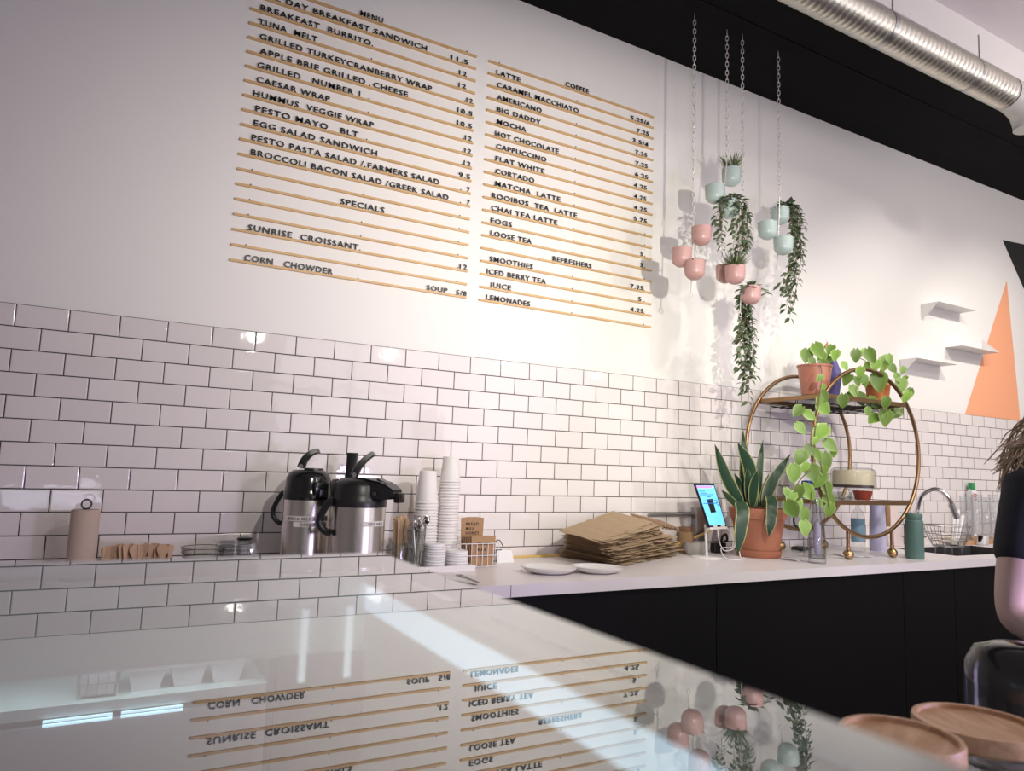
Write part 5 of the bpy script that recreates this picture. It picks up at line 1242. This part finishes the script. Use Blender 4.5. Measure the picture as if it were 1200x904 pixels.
for i, (px, rr, hh, lab, col) in enumerate(((979, 7, 10, 'short clear glass on the lower cart shelf, left of the red bowl', None), (990, 8, 9, 'second clear glass on the lower cart shelf, next to the red bowl', None))):
    c = at(px, 584, -0.42); R = rr/(FPX/((c-CAM).dot(FWD))); h = hh/(FPX/((c-CAM).dot(FWD)))
    bm = NB(); lathe(bm, [(0, 0), (R*0.85, 0), (R, h), (R*0.93, h), (R*0.8, 0.006), (0, 0.006)], n=28); tag(ob('glass_tumbler', bm, M_GLASS, None, (c.x, -0.42, zk)), lab, 'glass')
# tray, blue bag and white box at the left of the lower shelf
c = at(922, 577, -0.28)
for i, lab in enumerate(('lower clear tray stacked on the left of the lower cart shelf', 'middle clear tray stacked on the left of the lower cart shelf', 'top clear tray of the stack left of the pothos vine')):
    bm = NB(); box(bm, (0, 0, 0.007), (0.17, 0.20, 0.011), 0.004)
    tag(ob('clear_tray', bm, M_CLEAR if i else pmat('grey_tray', (0.40, 0.40, 0.42), 0.3), None, (3.575, -0.29, zk+0.0005+i*0.0135)), lab, 'tray', 'clear trays on the lower cart shelf')
bm = NB(); box(bm, (0, 0, 0.026), (0.085, 0.05, 0.05), 0.014)
for v in bm.verts: v.co += Vector((rnd(-.005, .005), rnd(-.005, .005), rnd(-.006, .006) if v.co.z > 0.02 else 0))
tag(ob('blue_packet', bm, pmat('deep_blue_foil', (0.02, 0.05, 0.22), 0.25, 0.3), None, (3.575, -0.30, zk+0.0425)), 'crumpled dark blue packet on top of the clear trays', 'packet')
c = at(948, 580, -0.16); hP = at(948, 537, -0.16).z-zk
bm = NB(); box(bm, (0, 0, hP/2), (0.13, 0.03, hP), 0.003, (0, 0, 0)); tag(ob('white_box', bm, M_LID, None, (3.72, -0.12, zk), smooth=False), 'white card box standing behind the vine on the lower cart shelf', 'box')
bm = NB(); hP = at(970, 537, -0.13).z-zk
# ------------------------------------------------------------------ bottles behind and in front of the cart
def bottle(nm, label, px, py, y, prof, mat, cat='bottle', parts=()):
    c = at(px, py, y); pm_ = FPX/((c-CAM).dot(FWD)); zz = lambda yy: at(px, yy, y).z-HC
    t = thing(nm, label, cat, (c.x, y, HC))
    bm = NB(); lathe(bm, [(r/pm_, max(0.0, zz(yy)) if yy is not None else 0.0) for r, yy in prof], n=36); ob('body', bm, mat, t)
    for (pn, pr, pmx, lb) in parts:
        bm = NB(); lathe(bm, [(r/pm_, zz(yy)) for r, yy in pr], n=32); o = ob(pn, bm, pmx, t)
        if lb: o['label'] = lb
    return t, pm_, zz
bottle('glass_bottle', 'tall clear glass bottle in front of the cart, left of its wheel', 957.5, 645, -0.545, [(0, None), (9.5, None), (9.8, 657), (9.8, 632), (8.5, 618), (4.8, 605), (4.3, 589), (4.9, 588.5), (4.9, 586), (4.0, 586), (3.6, 604), (8.0, 620), (9.0, 634), (9.0, 655), (0, 656)], M_GLASS,
       parts=(('contents', [(0, 655.5), (8.2, 655), (8.2, 650), (0, 650)], thin_glass('water', (0.82, 0.85, 0.88), 0.03), None), ('paper_strip', [(2.6, 650), (4.0, 640), (4.2, 622), (2.5, 612)], pmat('lilac_print', (0.42, 0.36, 0.50), 0.4, var=0.5, scale=70), 'lilac patterned strip inside the bottle')))
bottle('water_bottle', 'clear bottle with a blue label standing behind the gold cart', 1006, 640, -0.25, [(0, None), (7.3, None), (7.6, 640), (7.6, 606), (6.2, 600), (2.4, 596), (2.4, 590), (3.0, 589), (3.0, 587), (0, 587)], M_CLEAR,
       parts=(('front_label', [(7.8, 635), (7.8, 608)], pmat('dusty_blue_label', (0.20, 0.33, 0.42), 0.5), 'dusty blue label'),))
t, pm_, zz = bottle('jug', 'lavender enamel jug with a wooden handle behind the gold cart', 1029, 640, -0.24, [(0, None), (9.0, None), (9.3, 640), (9.0, 615), (8.0, 592), (8.2, 586), (7.6, 586), (7.4, 600), (0, 604)], M_LAV, 'jug')
toR = Vector((RIGHT.x, RIGHT.y, 0)).normalized()
bm = NB(); a_ = zz(592); b_ = zz(617); box(bm, toR*(12/pm_)+Vector((0, 0, (a_+b_)/2)), (0.028, 0.022, a_-b_), 0.007, Matrix.Rotation(math.atan2(toR.y, toR.x), 3, 'Z')); ob('handle', bm, wood_material('oak_handle', (0.26, 0.14, 0.06), (0.36, 0.20, 0.09), (20, 20, 5)), t)
bm = NB(); tube(bm, [toR*(7/pm_)+Vector((0, 0, a_-0.012)), toR*(12/pm_)+Vector((0, 0, a_-0.012))], 0.006, 8); tube(bm, [toR*(7/pm_)+Vector((0, 0, b_+0.014)), toR*(12/pm_)+Vector((0, 0, b_+0.014))], 0.006, 8); ob('handle_mount', bm, M_LAV, t)
t, pm_, zz = bottle('flask', 'dark green flask with a lidded neck at the right of the cart', 1072, 645, -0.56, [(0, None), (9.6, None), (9.9, 653), (9.9, 614), (9.6, 610.5), (8.6, 609.5), (8.6, 608.5), (0, 608.5)], M_GREENB, 'flask',
       parts=(('screw_lid', [(0, 608.4), (8.8, 608.4), (9.2, 606), (9.2, 603), (8.8, 602), (0, 602)], M_GREENB, None),))
bottle('red_can', 'slim crimson canister half hidden behind the green flask', 1063.5, 640, -0.46, [(0, None), (3.4, None), (3.5, 640), (3.5, 616), (3.0, 614), (0, 614)], pmat('crimson_paint', (0.36, 0.03, 0.09), 0.35), 'canister')
c = at(1050, 645, -0.20); hP = at(1050, 590, -0.13).z-HC; wv = 0.135
bm = NB(); box(bm, (0, 0, hP/2), (wv, 0.012, hP), 0.005, None)
o = ob('cutting_board', bm, pmat('pale_pink_board', (0.72, 0.60, 0.57), 0.45), None, (at(1050, 640, -0.09).x-0.02, -0.10, HC+0.001)); o.rotation_euler = (math.radians(-7), 0, 0)
tag(o, 'pale pink cutting board leaning on the tile right of the jug', 'cutting board')
# cable clutter and shot glass left of the cart
c = at(940, 645, -0.16)
bm = NB(); pts = []
for k in range(46):
    a = k*0.55; r = 0.045+0.012*math.sin(k*1.7); pts.append((r*math.cos(a)*1.3, r*math.sin(a)*0.7, 0.006+0.00035*k+0.004*abs(math.sin(k*0.9))))
tube(bm, pts, 0.0042, 7); tag(ob('black_cable', bm, M_BLACK, None, (c.x, -0.16, HC)), 'coiled black cable on the worktop behind the tall glass bottle', 'cable')
bm = NB(); q = at(939, 612, -0.06); tube(bm, [(0.045*math.cos(a), 0, 0.045*math.sin(a)) for a in [0.3+5.6*k/24 for k in range(25)]], 0.006, 8)
o = ob('hose_clip', bm, M_BLACK, None, (q.x, -0.045, HC+0.16)); tag(o, 'black open ring hanging on the tile behind the lowest pothos leaves', 'ring')
bm = NB(); lathe(bm, [(0.002, 0), (0.002, 0.03), (0.006, 0.032), (0, 0.034)], (0.0, 0.032, 0.052), 10, rot=(PI/2, 0, 0)); ob('hook', bm, M_BLACK, o)
c = at(946, 648, -0.34)
bm = NB(); R = 0.022; h = at(946, 630, -0.34).z-HC
lathe(bm, [(0, 0), (R*0.8, 0), (R, h), (R*0.94, h), (R*0.75, 0.01), (0, 0.01)], n=24); tag(ob('shot_glass', bm, M_GLASS, None, (c.x, -0.34, HC)), 'small clear glass left of the tall glass bottle', 'glass')
for i, (px, y, w_, d_, lab) in enumerate(((1000, -0.33, 0.17, 0.12, 'sheet of white paper on the worktop under the gold cart'), (930, -0.42, 0.13, 0.10, 'white paper slip on the worktop beside the terracotta saucer'))):
    q = atz(px, 652 if i == 0 else 656, HC); bm = NB(); n = 8; g = [[bm.verts.new((-w_/2+w_*a/n, -d_/2+d_*b_/4, 0.0012+0.004*math.sin(a*0.8+b_)**2)) for b_ in range(5)] for a in range(n+1)]
    for a in range(n):
        for b_ in range(4): bm.faces.new((g[a][b_], g[a+1][b_], g[a+1][b_+1], g[a][b_+1]))
    o = ob('paper_sheet', bm, M_LID, None, (q.x, q.y, HC+0.0006)); o.rotation_euler = (0, 0, 0.35*(i*2-1)); sm = o.modifiers.new('thickness', 'SOLIDIFY'); sm.thickness = 0.0006; tag(o, lab, 'paper')

# ------------------------------------------------------------------ faucet and things round the sink
t = thing('faucet', 'chrome gooseneck faucet arching over the sink', 'faucet', (4.80, -0.115, HC)); o3 = Vector((4.80, -0.115, HC))
bm = NB(); lathe(bm, [(0, 0), (0.032, 0), (0.032, 0.01), (0.022, 0.016), (0.022, 0.06), (0, 0.06)], n=28); ob('base', bm, M_CHROME, t)
pts = [Vector((0, 0, 0.05)), Vector((0, 0, 0.2)), at(1074.5, 600, -0.125)-o3, at(1079, 583, -0.15)-o3, at(1089, 574.5, -0.19)-o3, at(1100, 574.5, -0.235)-o3, at(1110, 582, -0.275)-o3, at(1115, 592, -0.295)-o3]
bm = NB(); tube(bm, spline(pts, 10), 0.0145, 16); ob('spout', bm, M_CHROME, t)
bm = NB(); tube(bm, [at(1114.5, 591, -0.294)-o3, at(1121.5, 607.5, -0.305)-o3], 0.0175, 16); ob('spray_head', bm, M_STEELD, t)
bm = NB(); q = at(1085, 629, -0.15)-o3; tube(bm, [Vector((0.022, -0.005, q.z)), Vector((0.065, -0.02, q.z))], 0.012, 12); tube(bm, [Vector((0.065, -0.02, q.z)), Vector((0.17, -0.05, q.z+0.005))], 0.004, 8); ob('lever', bm, M_CHROME, t)
# wire basket hung at the sink
yk = -0.30; c = at(1110, 638, yk); zt_, zb_ = at(1110, 616, yk).z, at(1110, 640, yk).z
x0, x1 = at(1090, 616, yk).x, at(1130, 616, yk).x
t = thing('sink_basket', 'steel wire basket standing over the sink under the faucet', 'basket', (c.x, yk, HC)); cz = zb_-HC; ct = zt_-HC; hw = (x1-x0)/2; cx0 = (x0+x1)/2-c.x
bm = NB()
def rr(f): return [(cx0+hw*f*math.cos(2*PI*k/28), hw*0.62*f*math.sin(2*PI*k/28)) for k in range(28)]
for f, z in ((1.0, ct), (0.9, ct*0.62+cz*0.38), (0.78, ct*0.3+cz*0.7), (0.62, cz)): tube(bm, [(x, y, z) for x, y in rr(f)], 0.0026, 6, closed=True)
for k in range(0, 28, 2):
    tube(bm, [(*rr(1.0)[k], ct), (*rr(0.9)[k], ct*0.62+cz*0.38), (*rr(0.62)[k], cz)], 0.0018, 5)
for k in range(-2, 3): tube(bm, [(cx0+k*0.03, -hw*0.35, cz), (cx0+k*0.03, hw*0.35, cz)], 0.0018, 5)
ob('wire_bowl', bm, M_STEELD, t)
bm = NB()
for sx in (-1, 1): tube(bm, [(cx0+sx*0.05, -0.05, cz), (cx0+sx*0.05, -0.05, -0.19), (cx0+sx*0.05, 0.05, -0.19), (cx0+sx*0.05, 0.05, cz)], 0.003, 6)
ob('leg_frame', bm, M_STEELD, t)
bm = NB(); box(bm, (0, 0, 0), (0.07, 0.05, 0.045), 0.012); tag(ob('sponge', bm, pmat('pale_sponge', (0.62, 0.58, 0.46), 0.9, var=0.1, scale=90, bump=0.3), None, (c.x+cx0+0.03, yk, zb_+0.029)), 'pale sponge in the wire basket over the sink', 'sponge')
for i in range(4):
    a_ = at(1117+i*3, 636, -0.20); b_ = at(1118+i*5, 602-(i % 2)*5+i*1.5, -0.16); bm = NB(); tube(bm, [a_, b_], [0.008, 0.011], 10)
    o = ob('brush', bm, M_LID if i != 3 else M_CLEAR, None, tuple(a_), world=True); tag(o, '%s pale brush handle from the left behind the wire sink basket' % ORD[i], 'brush', 'brush handles behind the sink basket')
t = thing('brush_holder', 'clear holder with the brush handles behind the sink basket', 'holder', (at(1122, 636, -0.2).x, -0.19, HC))
bm = NB(); lathe(bm, [(0, 0), (0.05, 0), (0.052, 0.05), (0.049, 0.05), (0.047, 0.004), (0, 0.004)], n=28); ob('holder_shell', bm, M_CLEAR, t)
# wooden board with clear carafes
xa, xb = at(1118, 640, -0.10).x, at(1186, 640, -0.10).x
bm = NB(); bx(bm, xa, xb, -0.155, -0.02, HC, HC+0.028, 0.004)
tag(ob('wooden_board', bm, wood_material('warm_board', (0.42, 0.23, 0.11), (0.55, 0.33, 0.17), (3, 30, 30)), None, ((xa+xb)/2, -0.09, HC), world=True, smooth=False), 'long wooden board at the back behind the sink', 'board')
for i, (px, ptop, rpx) in enumerate(((1133.5, 582, 6.5), (1146.5, 580, 5.5), (1157, 583, 5), (1166, 580, 5.2), (1176, 586, 5))):
    c = at(px, 630, -0.085); pm_ = FPX/((c-CAM).dot(FWD)); R = rpx/pm_; h = at(px, ptop, -0.085).z-HC-0.0285
    t = thing('carafe', ('leftmost tall clear carafe on the wooden board', 'clear carafe in front of the green-capped carton', 'third clear carafe from the left on the wooden board', 'fourth clear carafe from the left on the wooden board', 'clear carafe nearest the person on the wooden board')[i], 'carafe', (c.x, -0.085, HC+0.0285), 'clear carafes on the wooden board')
    bm = NB(); lathe(bm, [(0, 0), (R*0.92, 0), (R, 0.01), (R*1.0, h*0.3), (R*0.93, h*0.34), (R*1.0, h*0.38), (R*1.0, h*0.62), (R*0.93, h*0.66), (R*1.0, h*0.70), (R*0.98, h*0.96), (R*1.05, h), (R*0.97, h), (R*0.93, h*0.94), (R*0.9, 0.012), (0, 0.012)], n=28); ob('carafe_body', bm, M_CLEAR, t)
c = at(1142.5, 628, -0.040); h0 = at(1142.5, 575, -0.04).z; h1 = at(1142.5, 566, -0.04).z
t = thing('carton', 'white drink carton with a green cap standing behind the carafes', 'carton', (c.x, -0.031, HC+0.0285))
bm = NB(); hh_ = h0-HC-0.0285; wv = 0.033; bx(bm, -wv, wv, -0.020, 0.020, 0, hh_-0.012); prism(bm, [(-wv, -0.020, hh_-0.012), (-wv, 0.020, hh_-0.012), (-wv, 0, hh_+0.01)], (2*wv, 0, 0)); ob('carton_body', bm, M_LID, t, smooth=False)
bm = NB(); bx(bm, -wv*0.75, wv*0.75, -0.012, 0.012, hh_+0.002, h1-HC-0.0285, 0.004); o = ob('cap', bm, pmat('green_cap', (0.03, 0.30, 0.10), 0.35), t); o['label'] = 'green cap'
bm = NB()
for k, wv2 in enumerate((0.024, 0.020, 0.024)): bx(bm, -wv2+0.003*k, wv2, -0.0208, -0.0203, hh_-0.034-k*0.017, hh_-0.024-k*0.017)
ob('red_print', bm, pmat('red_print', (0.55, 0.07, 0.05), 0.5), t, smooth=False)
c = at(1149, 642, -0.42); pm_ = FPX/((c-CAM).dot(FWD))
# chrome cup on the far sink rim
yk = -0.155; c = at(1149, 643, yk); pm_ = FPX/((c-CAM).dot(FWD)); R = 9/pm_; h = 11/pm_
bm = NB(); lathe(bm, [(0, 0), (R*0.82, 0), (R*0.9, 0.004), (R, h), (R*1.04, h), (R*0.95, h-0.003), (R*0.8, 0.006), (0, 0.006)], n=36)
xk = at(1149, 640, -0.60).x
o = ob('chrome_cup', bm, M_CHROME, None, (at(1149, 644, -0.14).x, -0.215, HC+0.0006)); tag(o, 'small shiny chrome cup in front of the carafes by the sink', 'cup'); o.location.y = -0.105-0.06; o.location.x = at(1149, 641, o.location.y).x

# ------------------------------------------------------------------ service counter with lidded jars, right foreground
t = thing('service_counter', 'dark service counter beside the display case carrying the glass jars', 'counter', (1.4, -2.65, 0))
bm = NB(); bx(bm, -0.895, 0.60, -0.31, 0.42, HC-0.03, HC, 0.003); ob('counter_top', bm, pmat('dark_counter_top', (0.05, 0.045, 0.05), 0.22), t, smooth=False)
bm = NB(); bx(bm, -0.89, 0.58, -0.29, 0.39, 0, HC-0.0305); ob('counter_base', bm, M_CAB, t, smooth=False)
M_LIDW = wood_material('acacia_lid', (0.56, 0.31, 0.17), (0.76, 0.50, 0.31), (4, 22, 22), 0.45)
def jar(label, x, y, ztop, R, tint_label, rz):
    t = thing('lidded_jar', label, 'jar', (x, y, HC), 'glass jars with wooden lids')
    H = ztop-HC; lh = 0.017
    bm = NB(); lathe(bm, [(R*0.97, H-lh), (R, H-lh+0.002), (R, H-0.002), (R*0.985, H), (R*0.90, H), (R*0.885, H-0.004), (0, H-0.0045), ], n=56)
    lathe(bm, [(0, H-lh), (R*0.97, H-lh)], n=56); o = ob('wooden_lid', bm, M_LIDW, t, ang=30); o.rotation_euler = (0, 0, rz)
    bm = NB(); lathe(bm, [(R*0.86, H-lh-0.001), (R*0.86, H-lh-0.008)], n=40); ob('seal_ring', bm, M_CLEAR, t)
    bm = NB(); lathe(bm, [(0, 0), (R*0.93, 0), (R*1.0, 0.01), (R*1.02, H*0.55), (R*0.99, H-lh-0.03), (R*0.90, H-lh-0.014), (R*0.92, H-lh-0.003), (R*0.88, H-lh-0.003), (R*0.86, H-lh-0.014), (R*0.95, H-lh-0.032), (R*0.97, H*0.5), (R*0.94, 0.012), (0, 0.010)], n=56); ob('jar_glass', bm, M_GLASS, t)
    return t
jar('nearest glass jar with a round wooden lid, touching the case edge', 0.943, -2.472, zr(-0.706), 0.0485, '', 0.4)
jar('second glass jar with a darker wooden lid, behind the nearest jar', 1.108, -2.446, zr(-0.726), 0.0580, '', 1.2)
c = ray(1200, 800); h_ = Vector((c.x, c.y, 0)).length; k = 1.07/h_; dx, dy = CAM.x+c.x*k, CAM.y+c.y*k
t = thing('glass_cloche', 'clear glass cloche on a glass plate behind the wooden-lidded jars', 'cloche', (dx, dy, HC))
zt_ = CAM.z+ray(1195, 757).z*k; Rg = 0.062; H = zt_-HC
bm = NB(); lathe(bm, [(0, 0), (0.045, 0), (0.04, 0.006), (0.015, 0.012), (0.013, H-0.155), (0.03, H-0.140), (0.075, H-0.134), (0.082, H-0.128), (0.080, H-0.126), (0.070, H-0.130), (0, H-0.131)], n=44); ob('glass_plate', bm, M_GLASS, t)
bm = NB(); lathe(bm, [(Rg, H-0.127), (Rg, H-0.045), (Rg*0.95, H-0.024), (Rg*0.80, H-0.008), (Rg*0.5, H-0.001), (0, H)], n=48); ob('glass_dome', bm, M_GLASS, t)

# ------------------------------------------------------------------ person at the right edge
def skin_mesh(verts, edges, radii, levels=2, root=0):
    me = bpy.data.meshes.new('sk'); me.from_pydata([tuple(v) for v in verts], edges, []); o = bpy.data.objects.new('sk', me); COL.objects.link(o)
    sm = o.modifiers.new('s', 'SKIN'); sm.use_smooth_shade = True
    for i, r in enumerate(radii):
        sv = me.skin_vertices[0].data[i]; sv.radius = r if isinstance(r, tuple) else (r, r); sv.use_root = (i == root)
    ss = o.modifiers.new('u', 'SUBSURF'); ss.levels = levels; ss.render_levels = levels
    dg = bpy.context.evaluated_depsgraph_get(); dg.update(); out = bpy.data.meshes.new_from_object(o.evaluated_get(dg))
    COL.objects.unlink(o); bpy.data.objects.remove(o); bm = NB(); bm.from_mesh(out); bpy.data.meshes.remove(out); return bm
lat = Vector((0.8735, -0.4855, 0)); lat.normalize(); fwd_p = Vector((-lat.y, lat.x, 0))*-1.0   # faces the shop side
SH_R = Vector((2.185, -2.0, 1.315)); EL_R = Vector((2.083, -2.0, 1.027))
tor = SH_R+lat*0.185; tor.z = 0
def pp(a, f, z): return Vector((tor.x, tor.y, 0))+lat*a+fwd_p*f+Vector((0, 0, z))
t = thing('person', 'person in a dark navy t-shirt with long fair hair, cropped by the right edge', 'person', (tor.x, tor.y, 0)); o3 = Vector((tor.x, tor.y, 0))
M_SKIN = pmat('skin', (0.72, 0.52, 0.47), 0.55, var=0.04, scale=20, sub=0.05)
M_TEE = pmat('navy_cotton', (0.018, 0.021, 0.032), 0.85, var=0.2, scale=60, bump=0.1)
M_HAIR = pmat('fair_hair', (0.62, 0.50, 0.35), 0.45, var=0.25, scale=40, island=0.35)
V = [pp(0, 0, 0.93), pp(0, 0.0, 1.08), pp(0, 0.01, 1.25), pp(0, 0, 1.355), pp(0, -0.005, 1.44), pp(0, 0.02, 1.50), pp(0, 0.03, 1.58), pp(0, 0.015, 1.66)]
E_ = [(0, 1), (1, 2), (2, 3), (3, 4), (4, 5), (5, 6), (6, 7)]
Rd = [(0.135, 0.090), (0.110, 0.080), (0.125, 0.090), (0.085, 0.060), 0.050, 0.064, 0.080, 0.068]
def add(chain_, rads, start):
    prev = start
    for v, r in zip(chain_, rads): V.append(v); Rd.append(r); E_.append((prev, len(V)-1)); prev = len(V)-1
    return prev
WR_R = EL_R+lat*0.12+fwd_p*0.20+Vector((0, 0, -0.02)); 
wr = add([SH_R, SH_R.lerp(EL_R, 0.5), EL_R, EL_R.lerp(WR_R, 0.5), WR_R, WR_R.lerp(WR_R+(WR_R-EL_R)*0.32, 0.6)], [0.052, 0.050, 0.043, 0.040, 0.027, (0.036, 0.018)], 3)
SH_L = pp(0.185, 0, 1.315); EL_L = pp(0.25, -0.03, 1.03); WR_L = pp(0.12, 0.20, 1.0)
wl = add([SH_L, SH_L.lerp(EL_L, 0.5), EL_L, EL_L.lerp(WR_L, 0.5), WR_L, WR_L+(WR_L-EL_L)*0.2], [0.052, 0.048, 0.042, 0.038, 0.027, (0.036, 0.018)], 3)
for sg in (-1, 1): add([pp(sg*0.09, 0, 0.86), pp(sg*0.095, 0.01, 0.48), pp(sg*0.095, -0.02, 0.27), pp(sg*0.095, -0.01, 0.07), pp(sg*0.095, 0.12, 0.035)], [0.075, 0.052, 0.050, 0.038, 0.032], 0)
for hand, wrist, el in ((wr, WR_R, EL_R), (wl, WR_L, EL_L)):
    d = (V[hand]-wrist).normalized(); sd = d.cross(Vector((0, 0, 1))).normalized()
    for k, (off, L) in enumerate(((-0.028, 0.068), (-0.010, 0.078), (0.009, 0.073), (0.026, 0.056))):
        b0 = V[hand]+d*0.018+sd*off; add([b0, b0+d*L*0.45+Vector((0, 0, -0.006)), b0+d*L*0.75+Vector((0, 0, -0.022)), b0+d*L*0.85+Vector((0, 0, -0.040))], [0.0095, 0.0088, 0.008, 0.0068], hand)
    sgn = 1 if hand == wl else -1
    b0 = wrist+d*0.03-sd*0.028*sgn; add([b0, b0+d*0.03-sd*0.022*sgn, b0+d*0.055-sd*0.028*sgn+Vector((0, 0, -0.01))], [0.013, 0.010, 0.008], hand)
bm = skin_mesh(V, E_, Rd, 2, 0)
# face: nose, brow and jaw pulled out of the head, ears added
hc = pp(0, 0.03, 1.58)
ob('body', bm, M_SKIN, t, world=True)
bm = NB()
for a_, sz in (((0, 0.118, 1.575), (0.012, 0.018, 0.022)), ((-0.080, 0.02, 1.58), (0.010, 0.018, 0.03)), ((0.080, 0.02, 1.58), (0.010, 0.018, 0.03))):
    lathe(bm, [(0, -1), (0.7, -0.7), (1, 0), (0.7, 0.7), (0, 1)], (0, 0, 0), 14)
    vs_ = bm.verts[-(14*3+2):] if False else [v for v in bm.verts if not v.tag]
    for v in vs_:
        c_ = v.co; v.co = pp(a_[0], a_[1], a_[2])+lat*(c_.x*sz[0])+fwd_p*(c_.y*sz[1])+Vector((0, 0, c_.z*sz[2])); v.tag = True
ob('nose_and_ears', bm, M_SKIN, t, world=True)
bm = NB(); bm.verts.ensure_lookup_table()
for a_ in (-0.033, 0.033): lathe(bm, [(0, -0.008), (0.011, 0), (0, 0.008)], tuple(pp(a_, 0.104, 1.60)), 12)
ob('eyes', bm, M_BLACKG, t, world=True)
bm = NB(); tube(bm, [pp(-0.022, 0.104, 1.535), pp(0, 0.112, 1.532), pp(0.022, 0.104, 1.535)], [0.003, 0.006, 0.003], 8); ob('mouth', bm, pmat('lips', (0.5, 0.22, 0.2), 0.5), t, world=True)
# t-shirt
HEM = SH_R.lerp(EL_R, 0.50); 
TV = [pp(0, 0, 0.84), pp(0, 0, 1.04), pp(0, 0.01, 1.22), pp(0, 0, 1.362), pp(0, -0.004, 1.412)]; TR = [(0.19, 0.145), (0.165, 0.13), (0.172, 0.135), (0.148, 0.118), (0.083, 0.082)]
TE = [(0, 1), (1, 2), (2, 3), (3, 4)]
for s_, e_ in ((SH_R, EL_R), (SH_L, EL_L)):
    a0_ = len(TV); TV += [s_+Vector((0, 0, -0.002)), s_.lerp(e_, 0.25), s_.lerp(e_, 0.64)]; TR += [0.064, 0.061, 0.057]; TE += [(3, a0_), (a0_, a0_+1), (a0_+1, a0_+2)]
ob('t_shirt', skin_mesh(TV, TE, TR, 2, 0), M_TEE, t, world=True)
PV = [pp(0, 0, 0.95), pp(0, 0, 0.86)]; PR = [(0.172, 0.125), (0.16, 0.12)]; PE = [(0, 1)]
for sg in (-1, 1):
    a0_ = len(PV); PV += [pp(sg*0.095, 0, 0.80), pp(sg*0.1, 0.01, 0.48), pp(sg*0.1, -0.01, 0.10)]; PR += [0.108, 0.078, 0.062]; PE += [(1, a0_), (a0_, a0_+1), (a0_+1, a0_+2)]
ob('trousers', skin_mesh(PV, PE, PR, 2, 0), pmat('black_denim', (0.012, 0.012, 0.014), 0.8), t, world=True)
for sg in (-1, 1):
    bm = NB(); lathe(bm, [(0, 0), (0.045, 0), (0.05, 0.02), (0.042, 0.06), (0.03, 0.09), (0, 0.09)], (0, 0, 0), 20, sx=1.0, sy=2.3)
    for v in bm.verts: c_ = v.co.copy(); v.co = pp(sg*0.095+c_.x, 0.045+c_.y*(1 if c_.z < 0.05 else 0.7)-(0.04 if c_.z > 0.05 else 0), c_.z)
    ob('shoe', bm, M_BLACK, t, world=True)
# hair: cap and long strands falling over the near shoulder
bm = NB(); lathe(bm, [(0.0, -1.0)]+[(math.sin(PI*k/14), -math.cos(PI*k/14)) for k in range(1, 14)]+[(0, 1.0)], (0, 0, 0), 32)
kill = [v for v in bm.verts if (v.co.y > 0.30 and v.co.z < 0.36) or v.co.z < -0.92]
bmesh.ops.delete(bm, geom=kill, context='VERTS')
for v in bm.verts: c_ = v.co.copy(); v.co = pp(c_.x*0.091, 0.020+c_.y*0.098, 1.622+c_.z*0.118+rnd(-.001, .001))
hair = ob('hair', bm, M_HAIR, t, world=True)
bm = NB(); random.seed(21)
for i in range(430):
    a = rnd(-PI, 0.0) if i % 3 else rnd(-PI, -PI*0.62); st = pp(0.097*math.cos(a), 0.012+0.10*math.sin(a), 1.63+rnd(-0.05, 0.07))
    if i % 3 == 0: side = -1
    else: side = -1 if math.cos(a) < 0 else 1
    spread = rnd(0.10, 0.185)*side if side < 0 else rnd(0.08, 0.15)
    zz_ = rnd(1.30, 1.42) if side < 0 else rnd(1.12, 1.35)
    m1 = pp(0.12*side+rnd(-.015, .015), rnd(-0.07, 0.02), 1.52+rnd(-.03, .03)); m2 = pp(spread*0.9, rnd(-0.10, 0.03), 1.44+rnd(-.02, .02)); en = pp(spread*1.15+rnd(-.03, .02), rnd(-0.10, 0.03), zz_)
    tube(bm, spline([st, m1, m2, en], 6), [0.0015]*18+[0.0005], 4)
for i in range(260):
    a = rnd(PI*0.85, PI*2.15); sd = 1 if math.cos(a) > 0 else -1; yq = 0.02+0.095*math.sin(a)*rnd(0.8, 1)
    top_ = pp(rnd(-.01, .01), 0.03+rnd(-0.07, 0.055), 1.742+rnd(-.004, .004)); s1 = pp(sd*0.066, yq*0.8+0.01, 1.715); s2 = pp(sd*0.094*abs(math.cos(a))**0.5, yq, 1.64); s3 = pp(sd*0.098*abs(math.cos(a))**0.4, yq-0.01, 1.55+rnd(-.03, .02)); s4 = pp(sd*(0.112+rnd(0, .03)), min(0.03, yq)-0.02, 1.46+rnd(-.04, .02))
    tube(bm, spline([top_, s1, s2, s3, s4], 5), [0.0026]*20+[0.0008], 4)
ob('hair_strands', bm, M_HAIR, hair, world=True)
